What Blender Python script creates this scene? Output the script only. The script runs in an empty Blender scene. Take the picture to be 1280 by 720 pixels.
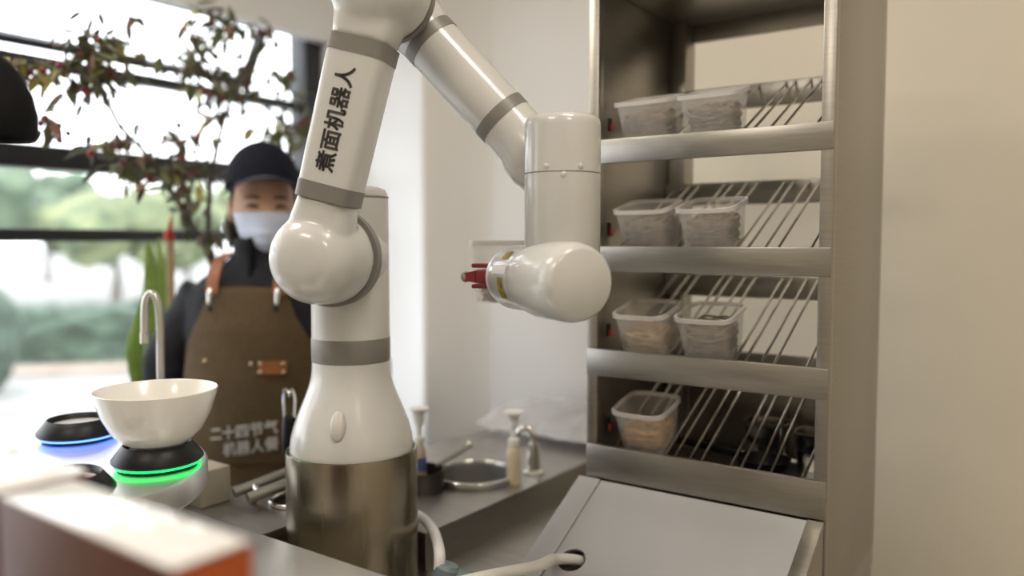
import bpy, bmesh, math, random
from mathutils import Vector, Matrix, noise
random.seed(7)
SC = bpy.context.scene
COL = SC.collection
PI = math.pi

# ------------------------------------------------------------------ camera, world, lights, exposure
F = 1000.0                      # focal length in pixels of the 1280x720 frame
CZ = 1.43                       # camera height
PIT = math.atan(58 / F)         # pitch downwards
cd = bpy.data.cameras.new('camera'); cam = bpy.data.objects.new('camera', cd); COL.objects.link(cam)
cd.sensor_width = 36; cd.lens = 36 * F / 1280
cam.location = (0, 0, CZ); cam.rotation_euler = (PI / 2 - PIT, 0, 0)
cd.clip_start = 0.05; cd.clip_end = 400
cd.dof.use_dof = True; cd.dof.focus_distance = 1.24; cd.dof.aperture_fstop = 1.25
SC.camera = cam
SC.view_settings.view_transform = 'Standard'; SC.view_settings.look = 'None'
SC.view_settings.gamma = 1; SC.view_settings.use_curve_mapping = False
SC.view_settings.exposure = 0.42

W = bpy.data.worlds.new('overcast_sky'); SC.world = W; W.use_nodes = True
bg = W.node_tree.nodes['Background']; bg.inputs[0].default_value = (0.93, 0.97, 1.0, 1); bg.inputs[1].default_value = 3.5

AU, AV = Vector((0.8147, -0.5798, 0)), Vector((0.5798, 0.8147, 0))   # room axes: u right and near, v right and far
ROT = math.atan2(AU.y, AU.x)
def UV(u, v, z): return AU * u + AV * v + Vector((0, 0, CZ + z))         # z measured from the camera's height
def P(px, py, d):
    x = (px - 640) / F * d; y = -(py - 360) / F * d
    return Vector((x, d * math.cos(PIT) + y * math.sin(PIT), CZ - d * math.sin(PIT) + y * math.cos(PIT)))

def area(name, loc, sx, sy, power, col, rot=(0, 0, 0)):
    l = bpy.data.lights.new(name, 'AREA'); l.shape = 'RECTANGLE'; l.size = sx; l.size_y = sy; l.energy = power; l.color = col
    o = bpy.data.objects.new(name, l); COL.objects.link(o); o.location = loc; o.rotation_euler = rot
    return o
LAMPS = [(-0.75, -0.55), (-0.15, 0.75), (0.85, -0.1), (-1.75, 0.35)]
CEIL = 1.30
for (u, v) in LAMPS:
    area('ceiling_panel_light', UV(u, v, CEIL - 0.055), 0.56, 0.26, 6.5, (1.0, 0.91, 0.79), (0, 0, ROT))

# ------------------------------------------------------------------ materials
MATS = {}
def mat(name, col, rough=0.5, metal=0.0, var=0.0, scale=8.0, bump=0.0, stretch=None, emit=None, estr=0, trans=0, alpha=None, coat=0, rvar=0, aniso=0, spec=None, sss=0, col2=None):
    if name in MATS: return MATS[name]
    m = bpy.data.materials.new(name); m.use_nodes = True; MATS[name] = m
    nt = m.node_tree; n = nt.nodes; L = nt.links; b = n['Principled BSDF']
    b.inputs['Base Color'].default_value = (*col, 1); b.inputs['Roughness'].default_value = rough; b.inputs['Metallic'].default_value = metal
    if coat: b.inputs['Coat Weight'].default_value = coat; b.inputs['Coat Roughness'].default_value = 0.08
    if aniso: b.inputs['Anisotropic'].default_value = aniso
    if spec is not None: b.inputs['Specular IOR Level'].default_value = spec
    if trans: b.inputs['Transmission Weight'].default_value = trans
    if sss:
        b.inputs['Subsurface Weight'].default_value = sss; b.inputs['Subsurface Radius'].default_value = (0.02, 0.01, 0.006)
    if emit: b.inputs['Emission Color'].default_value = (*emit, 1); b.inputs['Emission Strength'].default_value = estr
    if var or bump or rvar or col2:
        tc = n.new('ShaderNodeTexCoord'); mp = n.new('ShaderNodeMapping'); nz = n.new('ShaderNodeTexNoise')
        nz.inputs['Scale'].default_value = scale; nz.inputs['Detail'].default_value = 5
        if stretch: mp.inputs['Scale'].default_value = stretch
        L.new(tc.outputs['Object'], mp.inputs[0]); L.new(mp.outputs[0], nz.inputs['Vector'])
        if var or col2:
            cr = n.new('ShaderNodeValToRGB')
            lo = col2 if col2 else tuple(max(0, c * (1 - var)) for c in col); hi = col if col2 else tuple(min(1, c * (1 + var)) for c in col)
            cr.color_ramp.elements[0].color = (*lo, 1); cr.color_ramp.elements[1].color = (*hi, 1)
            cr.color_ramp.elements[0].position = 0.32; cr.color_ramp.elements[1].position = 0.68
            L.new(nz.outputs['Fac'], cr.inputs[0]); L.new(cr.outputs[0], b.inputs['Base Color'])
        if rvar:
            mr = n.new('ShaderNodeMapRange'); mr.inputs['To Min'].default_value = max(0.02, rough - rvar); mr.inputs['To Max'].default_value = rough + rvar
            L.new(nz.outputs['Fac'], mr.inputs['Value']); L.new(mr.outputs[0], b.inputs['Roughness'])
        if bump:
            bp = n.new('ShaderNodeBump'); bp.inputs['Strength'].default_value = bump; bp.inputs['Distance'].default_value = 0.004
            L.new(nz.outputs['Fac'], bp.inputs['Height']); L.new(bp.outputs[0], b.inputs['Normal'])
    if alpha is not None:
        out = n['Material Output']; mx = n.new('ShaderNodeMixShader'); tr = n.new('ShaderNodeBsdfTransparent')
        mx.inputs[0].default_value = alpha; L.new(tr.outputs[0], mx.inputs[1]); L.new(b.outputs[0], mx.inputs[2]); L.new(mx.outputs[0], out.inputs[0])
    return m
cream = mat('cream_wall_paint', (0.82, 0.76, 0.64), 0.7, var=0.03, scale=3, bump=0.08)
whitewall = mat('white_wall_paint', (0.90, 0.89, 0.88), 0.6, var=0.01, scale=3, bump=0.05)
ceilm = mat('ceiling_paint', (0.86, 0.85, 0.83), 0.8, var=0.02, scale=4)
floorm = mat('floor_tile', (0.30, 0.28, 0.25), 0.35, var=0.15, scale=4)
steel = mat('brushed_steel', (0.40, 0.38, 0.345), 0.36, 1.0, var=0.06, scale=9, stretch=(1, 1, 30), rvar=0.06)
steelh = mat('brushed_steel_along', (0.40, 0.385, 0.355), 0.34, 1.0, var=0.06, scale=9, stretch=(2, 30, 30), rvar=0.06)
steelb = mat('bench_steel', (0.46, 0.44, 0.42), 0.42, 1.0, var=0.08, scale=7, stretch=(1, 12, 1), rvar=0.08)
basesteel = mat('robot_base_steel', (0.30, 0.265, 0.205), 0.27, 1.0, var=0.02, scale=4, stretch=(12, 12, 1), rvar=0.02)
chrome = mat('polished_steel', (0.75, 0.74, 0.72), 0.14, 1.0, rvar=0.04, scale=5)
chutem = mat('satin_chute_steel', (0.46, 0.46, 0.47), 0.5, 0.55, var=0.05, scale=4, rvar=0.06)
robotw = mat('robot_white_gloss', (0.59, 0.585, 0.565), 0.22, 0.0, var=0.012, scale=5, coat=0.35)
robotg = mat('robot_grey_band', (0.20, 0.19, 0.172), 0.4, var=0.03, scale=12)
seam = mat('dark_seam', (0.25, 0.24, 0.22), 0.6, var=0.05)
ink = mat('dark_lettering', (0.05, 0.04, 0.04), 0.5, var=0.1)
blackp = mat('black_plastic', (0.010, 0.010, 0.012), 0.4, var=0.2, scale=10, spec=0.3)
blackm = mat('black_matte', (0.005, 0.005, 0.006), 0.7, var=0.2, scale=10, spec=0.15)
framem = mat('window_frame_dark', (0.018, 0.019, 0.024), 0.45, var=0.08, scale=6)
porc = mat('white_porcelain', (0.84, 0.82, 0.77), 0.2, var=0.01, scale=4, coat=0.3)
whitep = mat('white_plastic', (0.80, 0.80, 0.78), 0.35, var=0.02)
bluish = mat('tool_flange_white', (0.72, 0.76, 0.80), 0.25, var=0.02, coat=0.3)
redm = mat('red_gripper', (0.19, 0.012, 0.018), 0.42, var=0.1, scale=20)
plastic = mat('clear_container_plastic', (0.82, 0.80, 0.78), 0.22, alpha=0.2)
plasticr = mat('container_rim_plastic', (0.85, 0.82, 0.80), 0.25, alpha=0.5)
film = mat('clear_film', (0.78, 0.78, 0.80), 0.2, alpha=0.6, var=0.05, scale=30, bump=0.6)
noodlem = mat('dried_noodle', (0.50, 0.36, 0.20), 0.7, var=0.3, scale=60)
noodled = mat('dark_noodle', (0.22, 0.16, 0.11), 0.7, var=0.35, scale=60)
glass = mat('window_glass', (0.9, 0.95, 0.95), 0.03, alpha=0.06, var=0.01)

# ------------------------------------------------------------------ mesh helpers
def ring(c, ex, ey, a, b=None, n=2.0, seg=40):
    b = a if b is None else b; out = []
    for i in range(seg):
        t = 2 * PI * i / seg; ct, st = math.cos(t), math.sin(t)
        x = math.copysign(abs(ct) ** (2 / n), ct) * a; y = math.copysign(abs(st) ** (2 / n), st) * b
        out.append(Vector(c) + ex * x + ey * y)
    return out
X, Y, Z = Vector((1, 0, 0)), Vector((0, 1, 0)), Vector((0, 0, 1))
def frame(d):
    d = Vector(d).normalized(); r = Z if abs(d.z) < 0.9 else X
    a = r.cross(d).normalized(); return a, d.cross(a).normalized(), d
class MB:
    def __init__(s): s.bm = bmesh.new()
    def loft(s, rings, cap0=True, cap1=True, closed=False):
        vs = [[s.bm.verts.new(p) for p in r] for r in rings]; n = len(vs[0])
        pairs = list(zip(vs[:-1], vs[1:])) + ([(vs[-1], vs[0])] if closed else [])
        for a, b in pairs:
            for i in range(n):
                try: s.bm.faces.new((a[i], a[(i + 1) % n], b[(i + 1) % n], b[i]))
                except ValueError: pass
        if not closed:
            if cap0: s.bm.faces.new(list(reversed(vs[0])))
            if cap1: s.bm.faces.new(vs[-1])
        return s
    def lathe(s, prof, c=(0, 0, 0), d=(0, 0, 1), seg=40, cap0=True, cap1=True):
        a, b, d = frame(d); c = Vector(c)
        return s.loft([ring(c + d * h, a, b, max(r, 1e-4), seg=seg) for r, h in prof], cap0, cap1)
    def cyl(s, p0, p1, r0, r1=None, seg=20):
        p0, p1 = Vector(p0), Vector(p1); r1 = r0 if r1 is None else r1
        return s.lathe([(r0, 0), (r1, (p1 - p0).length)], p0, p1 - p0, seg)
    def tube(s, pts, r, seg=10, closed=False):
        pts = [Vector(p) for p in pts]; n = len(pts); rings = []; a = None
        for i, p in enumerate(pts):
            if closed: t = pts[(i + 1) % n] - pts[i - 1]
            else: t = pts[min(i + 1, n - 1)] - pts[max(i - 1, 0)]
            t.normalize()
            if a is None: a, b, _ = frame(t)
            else: a = (a - t * a.dot(t)).normalized()
            b = t.cross(a).normalized()
            rr = r[i] if isinstance(r, (list, tuple)) else r
            rings.append(ring(p, a, b, rr, seg=seg))
        return s.loft(rings, closed=closed)
    def box(s, lo, hi, bev=0.0, M=None, seg=2):
        lo, hi = Vector(lo), Vector(hi); c = (lo + hi) / 2; d = hi - lo
        r = bmesh.ops.create_cube(s.bm, size=1, matrix=Matrix.Translation(c) @ Matrix.Diagonal((d.x, d.y, d.z, 1)))
        vs = r['verts']
        if bev:
            es = list({e for v in vs for e in v.link_edges})
            g = bmesh.ops.bevel(s.bm, geom=es, offset=bev, segments=seg, affect='EDGES', profile=0.5)
            vs = list({v for f in g['faces'] for v in f.verts} | {v for v in vs if v.is_valid})
        if M is not None: bmesh.ops.transform(s.bm, matrix=M, verts=vs)
        return s
    def sphere(s, c, r, sc=(1, 1, 1), u=24, v=16, M=None):
        m = Matrix.Translation(c) @ (M if M is not None else Matrix()) @ Matrix.Diagonal((sc[0], sc[1], sc[2], 1))
        bmesh.ops.create_uvsphere(s.bm, u_segments=u, v_segments=v, radius=r, matrix=m); return s
    def ico(s, c, r, sub=2, sc=(1, 1, 1)):
        bmesh.ops.create_icosphere(s.bm, subdivisions=sub, radius=r, matrix=Matrix.Translation(c) @ Matrix.Diagonal((*sc, 1))); return s
    def grid(s, f, nu, nv, th=0.0):
        vs = [[s.bm.verts.new(f(i / nu, j / nv)) for j in range(nv + 1)] for i in range(nu + 1)]
        fs = [s.bm.faces.new((vs[i][j], vs[i + 1][j], vs[i + 1][j + 1], vs[i][j + 1])) for i in range(nu) for j in range(nv)]
        if th:
            bmesh.ops.recalc_face_normals(s.bm, faces=fs); bmesh.ops.solidify(s.bm, geom=fs, thickness=th)
        return s
    def xf(s, M): bmesh.ops.transform(s.bm, matrix=M, verts=s.bm.verts); return s
    def mesh(s, name, smooth=True, ang=38):
        bmesh.ops.recalc_face_normals(s.bm, faces=s.bm.faces)
        me = bpy.data.meshes.new(name); s.bm.to_mesh(me); s.bm.free()
        if smooth:
            for p in me.polygons: p.use_smooth = True
            me.set_sharp_from_angle(angle=math.radians(ang))
        return me
def link(name, me, m, parent=None, loc=None, rz=None):
    o = bpy.data.objects.new(name, me); COL.objects.link(o)
    if m is not None and me is not None and not me.materials: me.materials.append(m)
    if parent is not None: o.parent = parent
    if loc is not None: o.location = loc
    if rz is not None: o.rotation_euler = (0, 0, rz)
    return o
def obj(name, mb, m, parent=None, loc=None, rz=None, ang=38): return link(name, mb.mesh(name, True, ang), m, parent, loc, rz)
def tag(o, label=None, cat=None, group=None, kind=None):
    for k, v in (('label', label), ('category', cat), ('group', group), ('kind', kind)):
        if v: o[k] = v
    return o
def thing(name, loc, label, cat, group=None, rz=0):
    o = bpy.data.objects.new(name, None); COL.objects.link(o); o.location = loc; o.rotation_euler = (0, 0, rz); o.empty_display_size = 0.05
    return tag(o, label, cat, group)
def copy_tree(o, parent=None):
    c = o.copy(); COL.objects.link(c); c.parent = parent
    for ch in list(o.children): copy_tree(ch, c)
    return c
def text_mesh(body, size, bold=0.0):
    cu = bpy.data.curves.new('lettering', 'FONT'); cu.body = body; cu.size = size
    t = bpy.data.objects.new('lettering', cu); COL.objects.link(t)
    dg = bpy.context.evaluated_depsgraph_get(); me = bpy.data.meshes.new_from_object(t.evaluated_get(dg))
    bpy.data.objects.remove(t)
    if bold:    # embolden: the glyph faces repeated around a small circle
        b = bmesh.new(); b.from_mesh(me); src = list(b.faces)
        for i in range(8):
            g = bmesh.ops.duplicate(b, geom=src); vs = [v for v in g['geom'] if isinstance(v, bmesh.types.BMVert)]; a = PI / 4 * i
            bmesh.ops.translate(b, vec=(bold * math.cos(a), bold * math.sin(a), 0), verts=vs)
        b.to_mesh(me); b.free()
    return me
def struct(o): o['kind'] = 'structure'; return o
def roombox(name, lo, hi, m, bev=0.0):
    # a box in room axes (u, v, z relative to the camera height)
    c = UV((lo[0] + hi[0]) / 2, (lo[1] + hi[1]) / 2, lo[2]); h = ((hi[0] - lo[0]) / 2, (hi[1] - lo[1]) / 2, hi[2] - lo[2])
    return obj(name, MB().box((-h[0], -h[1], 0), (h[0], h[1], h[2]), bev), m, None, c, ROT)
def smoothstep(a, b, x):
    t = max(0, min(1, (x - a) / (b - a))); return t * t * (3 - 2 * t)
def bez(pts, n=12):
    # Catmull-Rom through points
    pts = [Vector(p) for p in pts]; out = []
    for i in range(len(pts) - 1):
        p0, p1, p2, p3 = pts[max(i - 1, 0)], pts[i], pts[i + 1], pts[min(i + 2, len(pts) - 1)]
        for k in range(n):
            t = k / n
            out.append(0.5 * ((2 * p1) + (p2 - p0) * t + (2 * p0 - 5 * p1 + 4 * p2 - p3) * t * t + (3 * p1 - p0 - 3 * p2 + p3) * t ** 3))
    return out + [pts[-1]]

# ------------------------------------------------------------------ room shell
FL = -CZ                                    # floor level
UW, VW = -2.25, 2.10                        # window wall plane, back wall plane
U1, V0 = 1.7, -2.4
struct(roombox('floor', (UW - 0.2, V0 - 0.1, FL - 0.1), (U1 + 0.1, VW + 0.1, FL), floorm))
struct(roombox('ceiling', (UW - 0.2, V0 - 0.1, CEIL), (U1 + 0.1, VW + 0.1, CEIL + 0.1), ceilm))
struct(roombox('wall_back', (UW - 0.2, VW, FL), (U1 + 0.1, VW + 0.1, CEIL), cream))
struct(roombox('wall_right', (U1, V0, FL), (U1 + 0.1, VW, CEIL), cream))
struct(roombox('wall_front', (UW - 0.2, V0 - 0.1, FL), (U1 + 0.1, V0, CEIL), cream))
WV0, WV1, WZ0, WZ1 = -0.55, 2.03, -0.62, 0.725      # window opening
w = struct(roombox('wall_left', (UW - 0.2, V0, FL), (UW, VW, WZ0), whitewall))
for nm, lo, hi in (('header', (UW - 0.06, V0, WZ1), (UW, VW, CEIL)), ('pier', (UW - 0.2, WV1, WZ0), (UW, VW, WZ1)), ('pier', (UW - 0.2, V0, WZ0), (UW, WV0, WZ1))):
    c = roombox(nm, lo, hi, whitewall); c.parent = w
    c.matrix_parent_inverse = (Matrix.Translation(w.location) @ Matrix.Rotation(ROT, 4, 'Z')).inverted()
# curved pilaster on the back wall beside the window
prof = [(-2.15, 2.10), (-2.05, 2.09), (-1.95, 2.068), (-1.87, 2.035), (-1.80, 1.99), (-1.755, 1.95), (-1.735, 1.937), (-1.722, 1.94), (-1.70, 1.97), (-1.675, 2.015), (-1.65, 2.055), (-1.62, 2.085), (-1.58, 2.10), (-1.58, 2.13), (-2.15, 2.13)]
mb = MB(); mb.loft([[Vector((u + 1.7, v - 2.05, z)) for u, v in prof] for z in (0, CEIL - FL)])
struct(obj('trim_1', mb, whitewall, None, UV(-1.7, 2.05, FL), ROT, ang=30))
# added white sheet between pilaster and rack: daylight on the back wall as colour
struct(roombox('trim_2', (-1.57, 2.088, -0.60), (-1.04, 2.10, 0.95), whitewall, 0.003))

# window
wo = UV(UW - 0.1, 0, 0)
def wbox(mb, v0, v1, z0, z1, t=0.05, du=0.0): return mb.box((du - t / 2, v0, z0), (du + t / 2, v1, z1), 0.004)
mb = MB()
wbox(mb, WV0, WV1, 0.765, 0.82); wbox(mb, WV0, WV1, WZ0, WZ0 + 0.05)
wbox(mb, WV0, WV0 + 0.05, WZ0, 0.80); wbox(mb, WV1 - 0.075, WV1, WZ0, 0.80, 0.09)
win = struct(obj('window_1', mb, framem, None, wo, ROT))
for z0, z1, t, nm in ((0.475, 0.505, 0.05, 'transom'), (0.20, 0.262, 0.07, 'transom'), (0.0, 0.036, 0.05, 'transom')):
    obj(nm, wbox(MB(), WV0 + 0.05, WV1 - 0.075, z0, z1, t), framem, win)
for z0, z1 in ((0.262, 0.475), (0.036, 0.20), (WZ0 + 0.05, 0.0)):
    obj('pane', MB().box((-0.004, WV0 + 0.05, z0), (0.004, WV1 - 0.065, z1)), glass, win)
# open awning sash hinged under the header, its bottom rail pushed outwards
def SH(v, s, n=0): # s along the sash from the hinge, leaning outwards
    a = math.radians(31); return Vector((-math.sin(a) * s - math.cos(a) * n, v, 0.765 - math.cos(a) * s + math.sin(a) * n))
for va, vb in ((-0.48, 1.83),):
    mb = MB()
    for (q0, q1, s0, s1) in ((va, vb, 0, 0.03), (va, vb, 0.215, 0.24), (va, va + 0.03, 0, 0.25), (vb - 0.03, vb, 0, 0.25)):
        ps = [SH(q, s, n) for q in (q0, q1) for s in (s0, s1) for n in (-0.015, 0.015)]
        vs = [mb.bm.verts.new(p) for p in ps]
        for f in ((0, 1, 3, 2), (4, 6, 7, 5), (0, 4, 5, 1), (2, 3, 7, 6), (0, 2, 6, 4), (1, 5, 7, 3)): mb.bm.faces.new([vs[i] for i in f])
    sash = obj('sash', mb, framem, win)
    mb = MB(); mb.grid(lambda a, b: SH(va + 0.03 + (vb - va - 0.06) * a, 0.03 + 0.185 * b), 1, 1, 0.004); obj('pane', mb, glass, sash)
    mb = MB(); mb.tube([SH(vb - 0.02, 0.235), Vector((0, vb + 0.08, 0.40))], 0.009, 8); obj('stay', mb, framem, sash)

# ceiling light fixtures
for (u, v), wh in zip(LAMPS, ('above the service counter end', 'above the sloping chute and rack', 'away from the counters', 'nearest the big window')):
    t = thing('ceiling_light', UV(u, v, CEIL), 'slim rectangular warm ceiling light panel ' + wh, 'light', 'ceiling light panels', ROT)
    mb = MB(); mb.box((-0.31, -0.16, -0.045), (0.31, 0.16, 0), 0.004); obj('housing', mb, whitep, t)
    mb = MB(); mb.box((-0.285, -0.135, -0.05), (0.285, 0.135, -0.0455)); obj('diffuser', mb, mat('lamp_diffuser', (0.9, 0.85, 0.75), 0.5, emit=(1, 0.86, 0.68), estr=4), t)

# ------------------------------------------------------------------ outside
gm = mat('outdoor_paving', (0.30, 0.30, 0.295), 0.8, var=0.08, scale=0.6)
g = struct(roombox('ground', (-160, -90, FL - 0.2), (UW - 0.21, 120, FL - 0.12), gm))
soil = mat('kerb_stone', (0.34, 0.27, 0.23), 0.9, var=0.2, scale=3)
hedgem = mat('hedge_leaves', (0.075, 0.125, 0.085), 0.7, scale=4, col2=(0.018, 0.038, 0.027))
treem = mat('tree_leaves', (0.27, 0.30, 0.15), 0.7, scale=1.6, col2=(0.07, 0.11, 0.06))
treem2 = mat('bluish_tree_leaves', (0.17, 0.23, 0.15), 0.7, scale=1.6, col2=(0.045, 0.09, 0.06))
bark = mat('tree_bark', (0.12, 0.10, 0.085), 0.9, var=0.2, scale=10)
def lumpy(mb, amp, sc, seed=0):
    for v in mb.bm.verts:
        n = noise.noise_vector(v.co * sc + Vector((seed, 0, 0))) + 0.6 * noise.noise_vector(v.co * sc * 2.7 + Vector((0, seed, 0))); v.co += n * amp
    return mb
GZ = CZ + FL - 0.12
ha, hb = P(-220, 450, 9.6), P(300, 440, 10.6)
hd = Vector((hb.x - ha.x, hb.y - ha.y, 0)); hl = hd.length; hr = math.atan2(hd.y, hd.x)
mb = MB(); mb.box((0, -0.1, 0), (hl, 1.1, 0.78)); bmesh.ops.subdivide_edges(mb.bm, edges=mb.bm.edges, cuts=40, use_grid_fill=True); lumpy(mb, 0.13, 3.0)
tag(obj('hedge', mb, hedgem, None, (ha.x, ha.y, GZ - 0.12), hr, 80), 'low clipped dark green hedge outside along the paving', 'hedge')
tag(obj('kerb', MB().box((0, -1.0, 0), (hl, -0.42, 0.06), 0.02), soil, None, (ha.x, ha.y, GZ), hr), 'brown kerb strip along the foot of the hedge outside', 'kerb')
p = P(-45, 395, 8.0)
mb = MB(); mb.ico((0, 0, 0.62), 0.62, 4, (0.75, 0.75, 1.05)); lumpy(mb, 0.12, 3, 5)
tag(obj('round_bush', mb, hedgem, None, (p.x, p.y, GZ), 0, 80), 'dark green round bush standing before the hedge outside', 'bush')
tl = [('broad bluish green tree beyond the hedge, outside the window', treem2, -60, 22, 4.1, 2.4), ('dense green tree beyond the hedge beside the bluish one', treem2, 60, 31, 4.4, 2.3), ('thin trunked pale tree with a spreading crown beyond the hedge', treem, 145, 21, 3.5, 1.9), ('pale yellow green tree beyond the hedge, behind the worker', treem, 235, 28, 4.1, 2.1), ('tall pale green tree far behind the worker and hedge', treem, 330, 31, 4.8, 2.6)]
for k, (lb, m, px, d, h, r) in enumerate(tl):
    q = P(px, 360, d); t = thing('garden_tree', (q.x, q.y, GZ), lb, 'tree', 'trees beyond the hedge')
    mb = MB(); mb.tube([(0, 0, -0.05), (0.05, 0, 0.7), (-0.05, 0.05, 1.5), (0.05, 0, h * 0.6)], [0.14, 0.1, 0.09, 0.05], 8); obj('trunk', mb, bark, t)
    mb = MB(); rr = random.Random(k)
    for i in range(11):
        a = rr.uniform(0, 2 * PI); q = r * rr.uniform(0.1, 0.75); mb.ico((q * math.cos(a), q * math.sin(a) * 0.7, (1.0 if k in (2, 3) else 1.4) + (h - 1.8) * rr.uniform(0.12, 0.9)), r * rr.uniform(0.32, 0.5), 3, (1, 1, 0.7))
    lumpy(mb, 0.3, 1.6, k * 7); obj('crown', mb, m, t, ang=80)

# ------------------------------------------------------------------ benches and counters
bench = thing('steel_bench', UV(-0.95, 1.33, FL), 'long stainless steel work bench carrying the white robot and the sink unit', 'bench', rz=ROT)
def bp(u, v, z): return (u + 0.95, v - 1.33, z - FL)
for lo, hi in (((-1.40, 0.79, -0.64), (-0.771, 2.08, -0.60)), ((-0.770, 0.79, -0.64), (-0.318, 1.68, -0.60))): mb = MB(); mb.box(bp(*lo), bp(*hi), 0.003); obj('worktop', mb, steelb, bench)
mb = MB(); mb.box(bp(-1.38, 0.82, FL + 0.08), bp(-0.771, 2.06, -0.642), 0.003); mb.box(bp(-0.77, 0.82, FL + 0.08), bp(-0.32, 1.68, -0.642), 0.003); obj('cabinet_body', mb, steel, bench)
mb = MB(); mb.box(bp(-1.36, 0.86, FL), bp(-0.36, 1.64, FL + 0.0795)); obj('plinth', mb, blackm, bench)
counter = thing('service_counter', UV(-1.2, 0.47, FL), 'pale steel topped service counter under the bowl stands and red boxes', 'counter', rz=ROT)
def cp(u, v, z): return (u + 1.2, v - 0.47, z - FL)
mb = MB(); mb.box(cp(-2.05, 0.18, -0.485), cp(-0.32, 0.765, -0.45), 0.006); obj('countertop', mb, mat('counter_steel', (0.72, 0.73, 0.75), 0.36, 0.85, var=0.04, scale=5, rvar=0.05), counter)
mb = MB(); mb.box(cp(-2.02, 0.22, FL), cp(-0.35, 0.75, -0.4855), 0.003); obj('body', mb, cream, counter)

# sink unit (raised) with round wells
def holed_plate(mb, x0, x1, y0, y1, z0, z1, holes, seg=40):
    b = bmesh.new(); es = []
    o = [b.verts.new(p) for p in ((x0, y0, z1), (x1, y0, z1), (x1, y1, z1), (x0, y1, z1))]
    es += [b.edges.new((o[i], o[(i + 1) % 4])) for i in range(4)]
    for cx, cy, r in holes:
        c = [b.verts.new((cx + r * math.cos(2 * PI * i / seg), cy + r * math.sin(2 * PI * i / seg), z1)) for i in range(seg)]
        es += [b.edges.new((c[i], c[(i + 1) % seg])) for i in range(seg)]
    bmesh.ops.triangle_fill(b, edges=es, use_beauty=True)
    g = bmesh.ops.extrude_face_region(b, geom=list(b.faces)); bmesh.ops.translate(b, vec=(0, 0, z0 - z1), verts=[v for v in g['geom'] if isinstance(v, bmesh.types.BMVert)])
    me = bpy.data.meshes.new('t'); bmesh.ops.recalc_face_normals(b, faces=b.faces); b.to_mesh(me); b.free(); mb.bm.from_mesh(me); bpy.data.meshes.remove(me); return mb
def uvat(px, py, z):  # room u,v where the sight line meets the level z
    dr = P(px, py, 1) - Vector((0, 0, CZ)); t = z / dr.z; q = dr * t; return q.dot(AU), q.dot(AV)
SKZ = -0.53
sk = thing('sink_unit', UV(-1.16, 1.43, -0.60), 'raised stainless steel sink unit with round well beside the storage rack', 'sink', rz=ROT)
def sp(u, v, z): return (u + 1.16, v - 1.43, z + 0.60)
pu, pv = uvat(592, 597, SKZ)
mb = MB(); holed_plate(mb, *(sp(-1.37, 0, 0)[0], sp(-0.955, 0, 0)[0], sp(0, 1.07, 0)[1], sp(0, 2.06, 0)[1]), SKZ + 0.6 - 0.004, SKZ + 0.6, [(pu + 1.16, pv - 1.43, 0.088)]); obj('sink_top', mb, steelb, sk)
mb = MB()
for lo, hi in (((-1.37, 1.07, -0.60), (-1.362, 2.06, -0.5345)), ((-0.963, 1.07, -0.60), (-0.955, 2.06, -0.5345)), ((-1.362, 1.07, -0.60), (-0.963, 1.078, -0.5345)), ((-1.362, 2.052, -0.60), (-0.963, 2.06, -0.5345))): mb.box(sp(*lo), sp(*hi))
obj('sink_skirt', mb, steel, sk)
mb = MB(); mb.lathe([(0.0001, 0.001), (0.078, 0.001), (0.0865, 0.066), (0.0865, 0.077), (0.096, 0.080), (0.098, 0.075), (0.098, 0.0705)], (pu + 1.16, pv - 1.43, 0), seg=48, cap0=False, cap1=False); obj('well', mb, mat('dark_well', (0.34, 0.335, 0.32), 0.4, 0.8, var=0.1), sk)
mb = MB(); mb.tube([(pu + 1.16 + 0.094 * math.cos(a), pv - 1.43 + 0.094 * math.sin(a), 0.081) for a in [2 * PI * i / 48 for i in range(48)]], 0.005, 10, True); obj('well_rim', mb, chrome, sk)
# ledge and plastic film along the wall
mb = MB(); mb.box(sp(-1.37, 1.86, -0.5295), sp(-0.955, 2.06, -0.495), 0.004); obj('back_ledge', mb, steelb, sk)
def fpt(a, b):
    u = -1.355 + 0.37 * a; v = 1.72 + 0.32 * b; z = -0.49 + 0.006 * b + 0.012 * (noise.noise(Vector((a * 9, b * 4, 0))) + 1)
    if b < 0.42: z -= 0.028 * (0.42 - b) / 0.42
    return Vector(sp(u, v, z))
mb = MB(); mb.grid(fpt, 40, 14, 0.0015)
tag(obj('plastic_film', mb, film, None, UV(-1.16, 1.43, -0.60), ROT), 'crumpled clear plastic film laid on the ledge behind the sink', 'plastic film')

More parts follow.
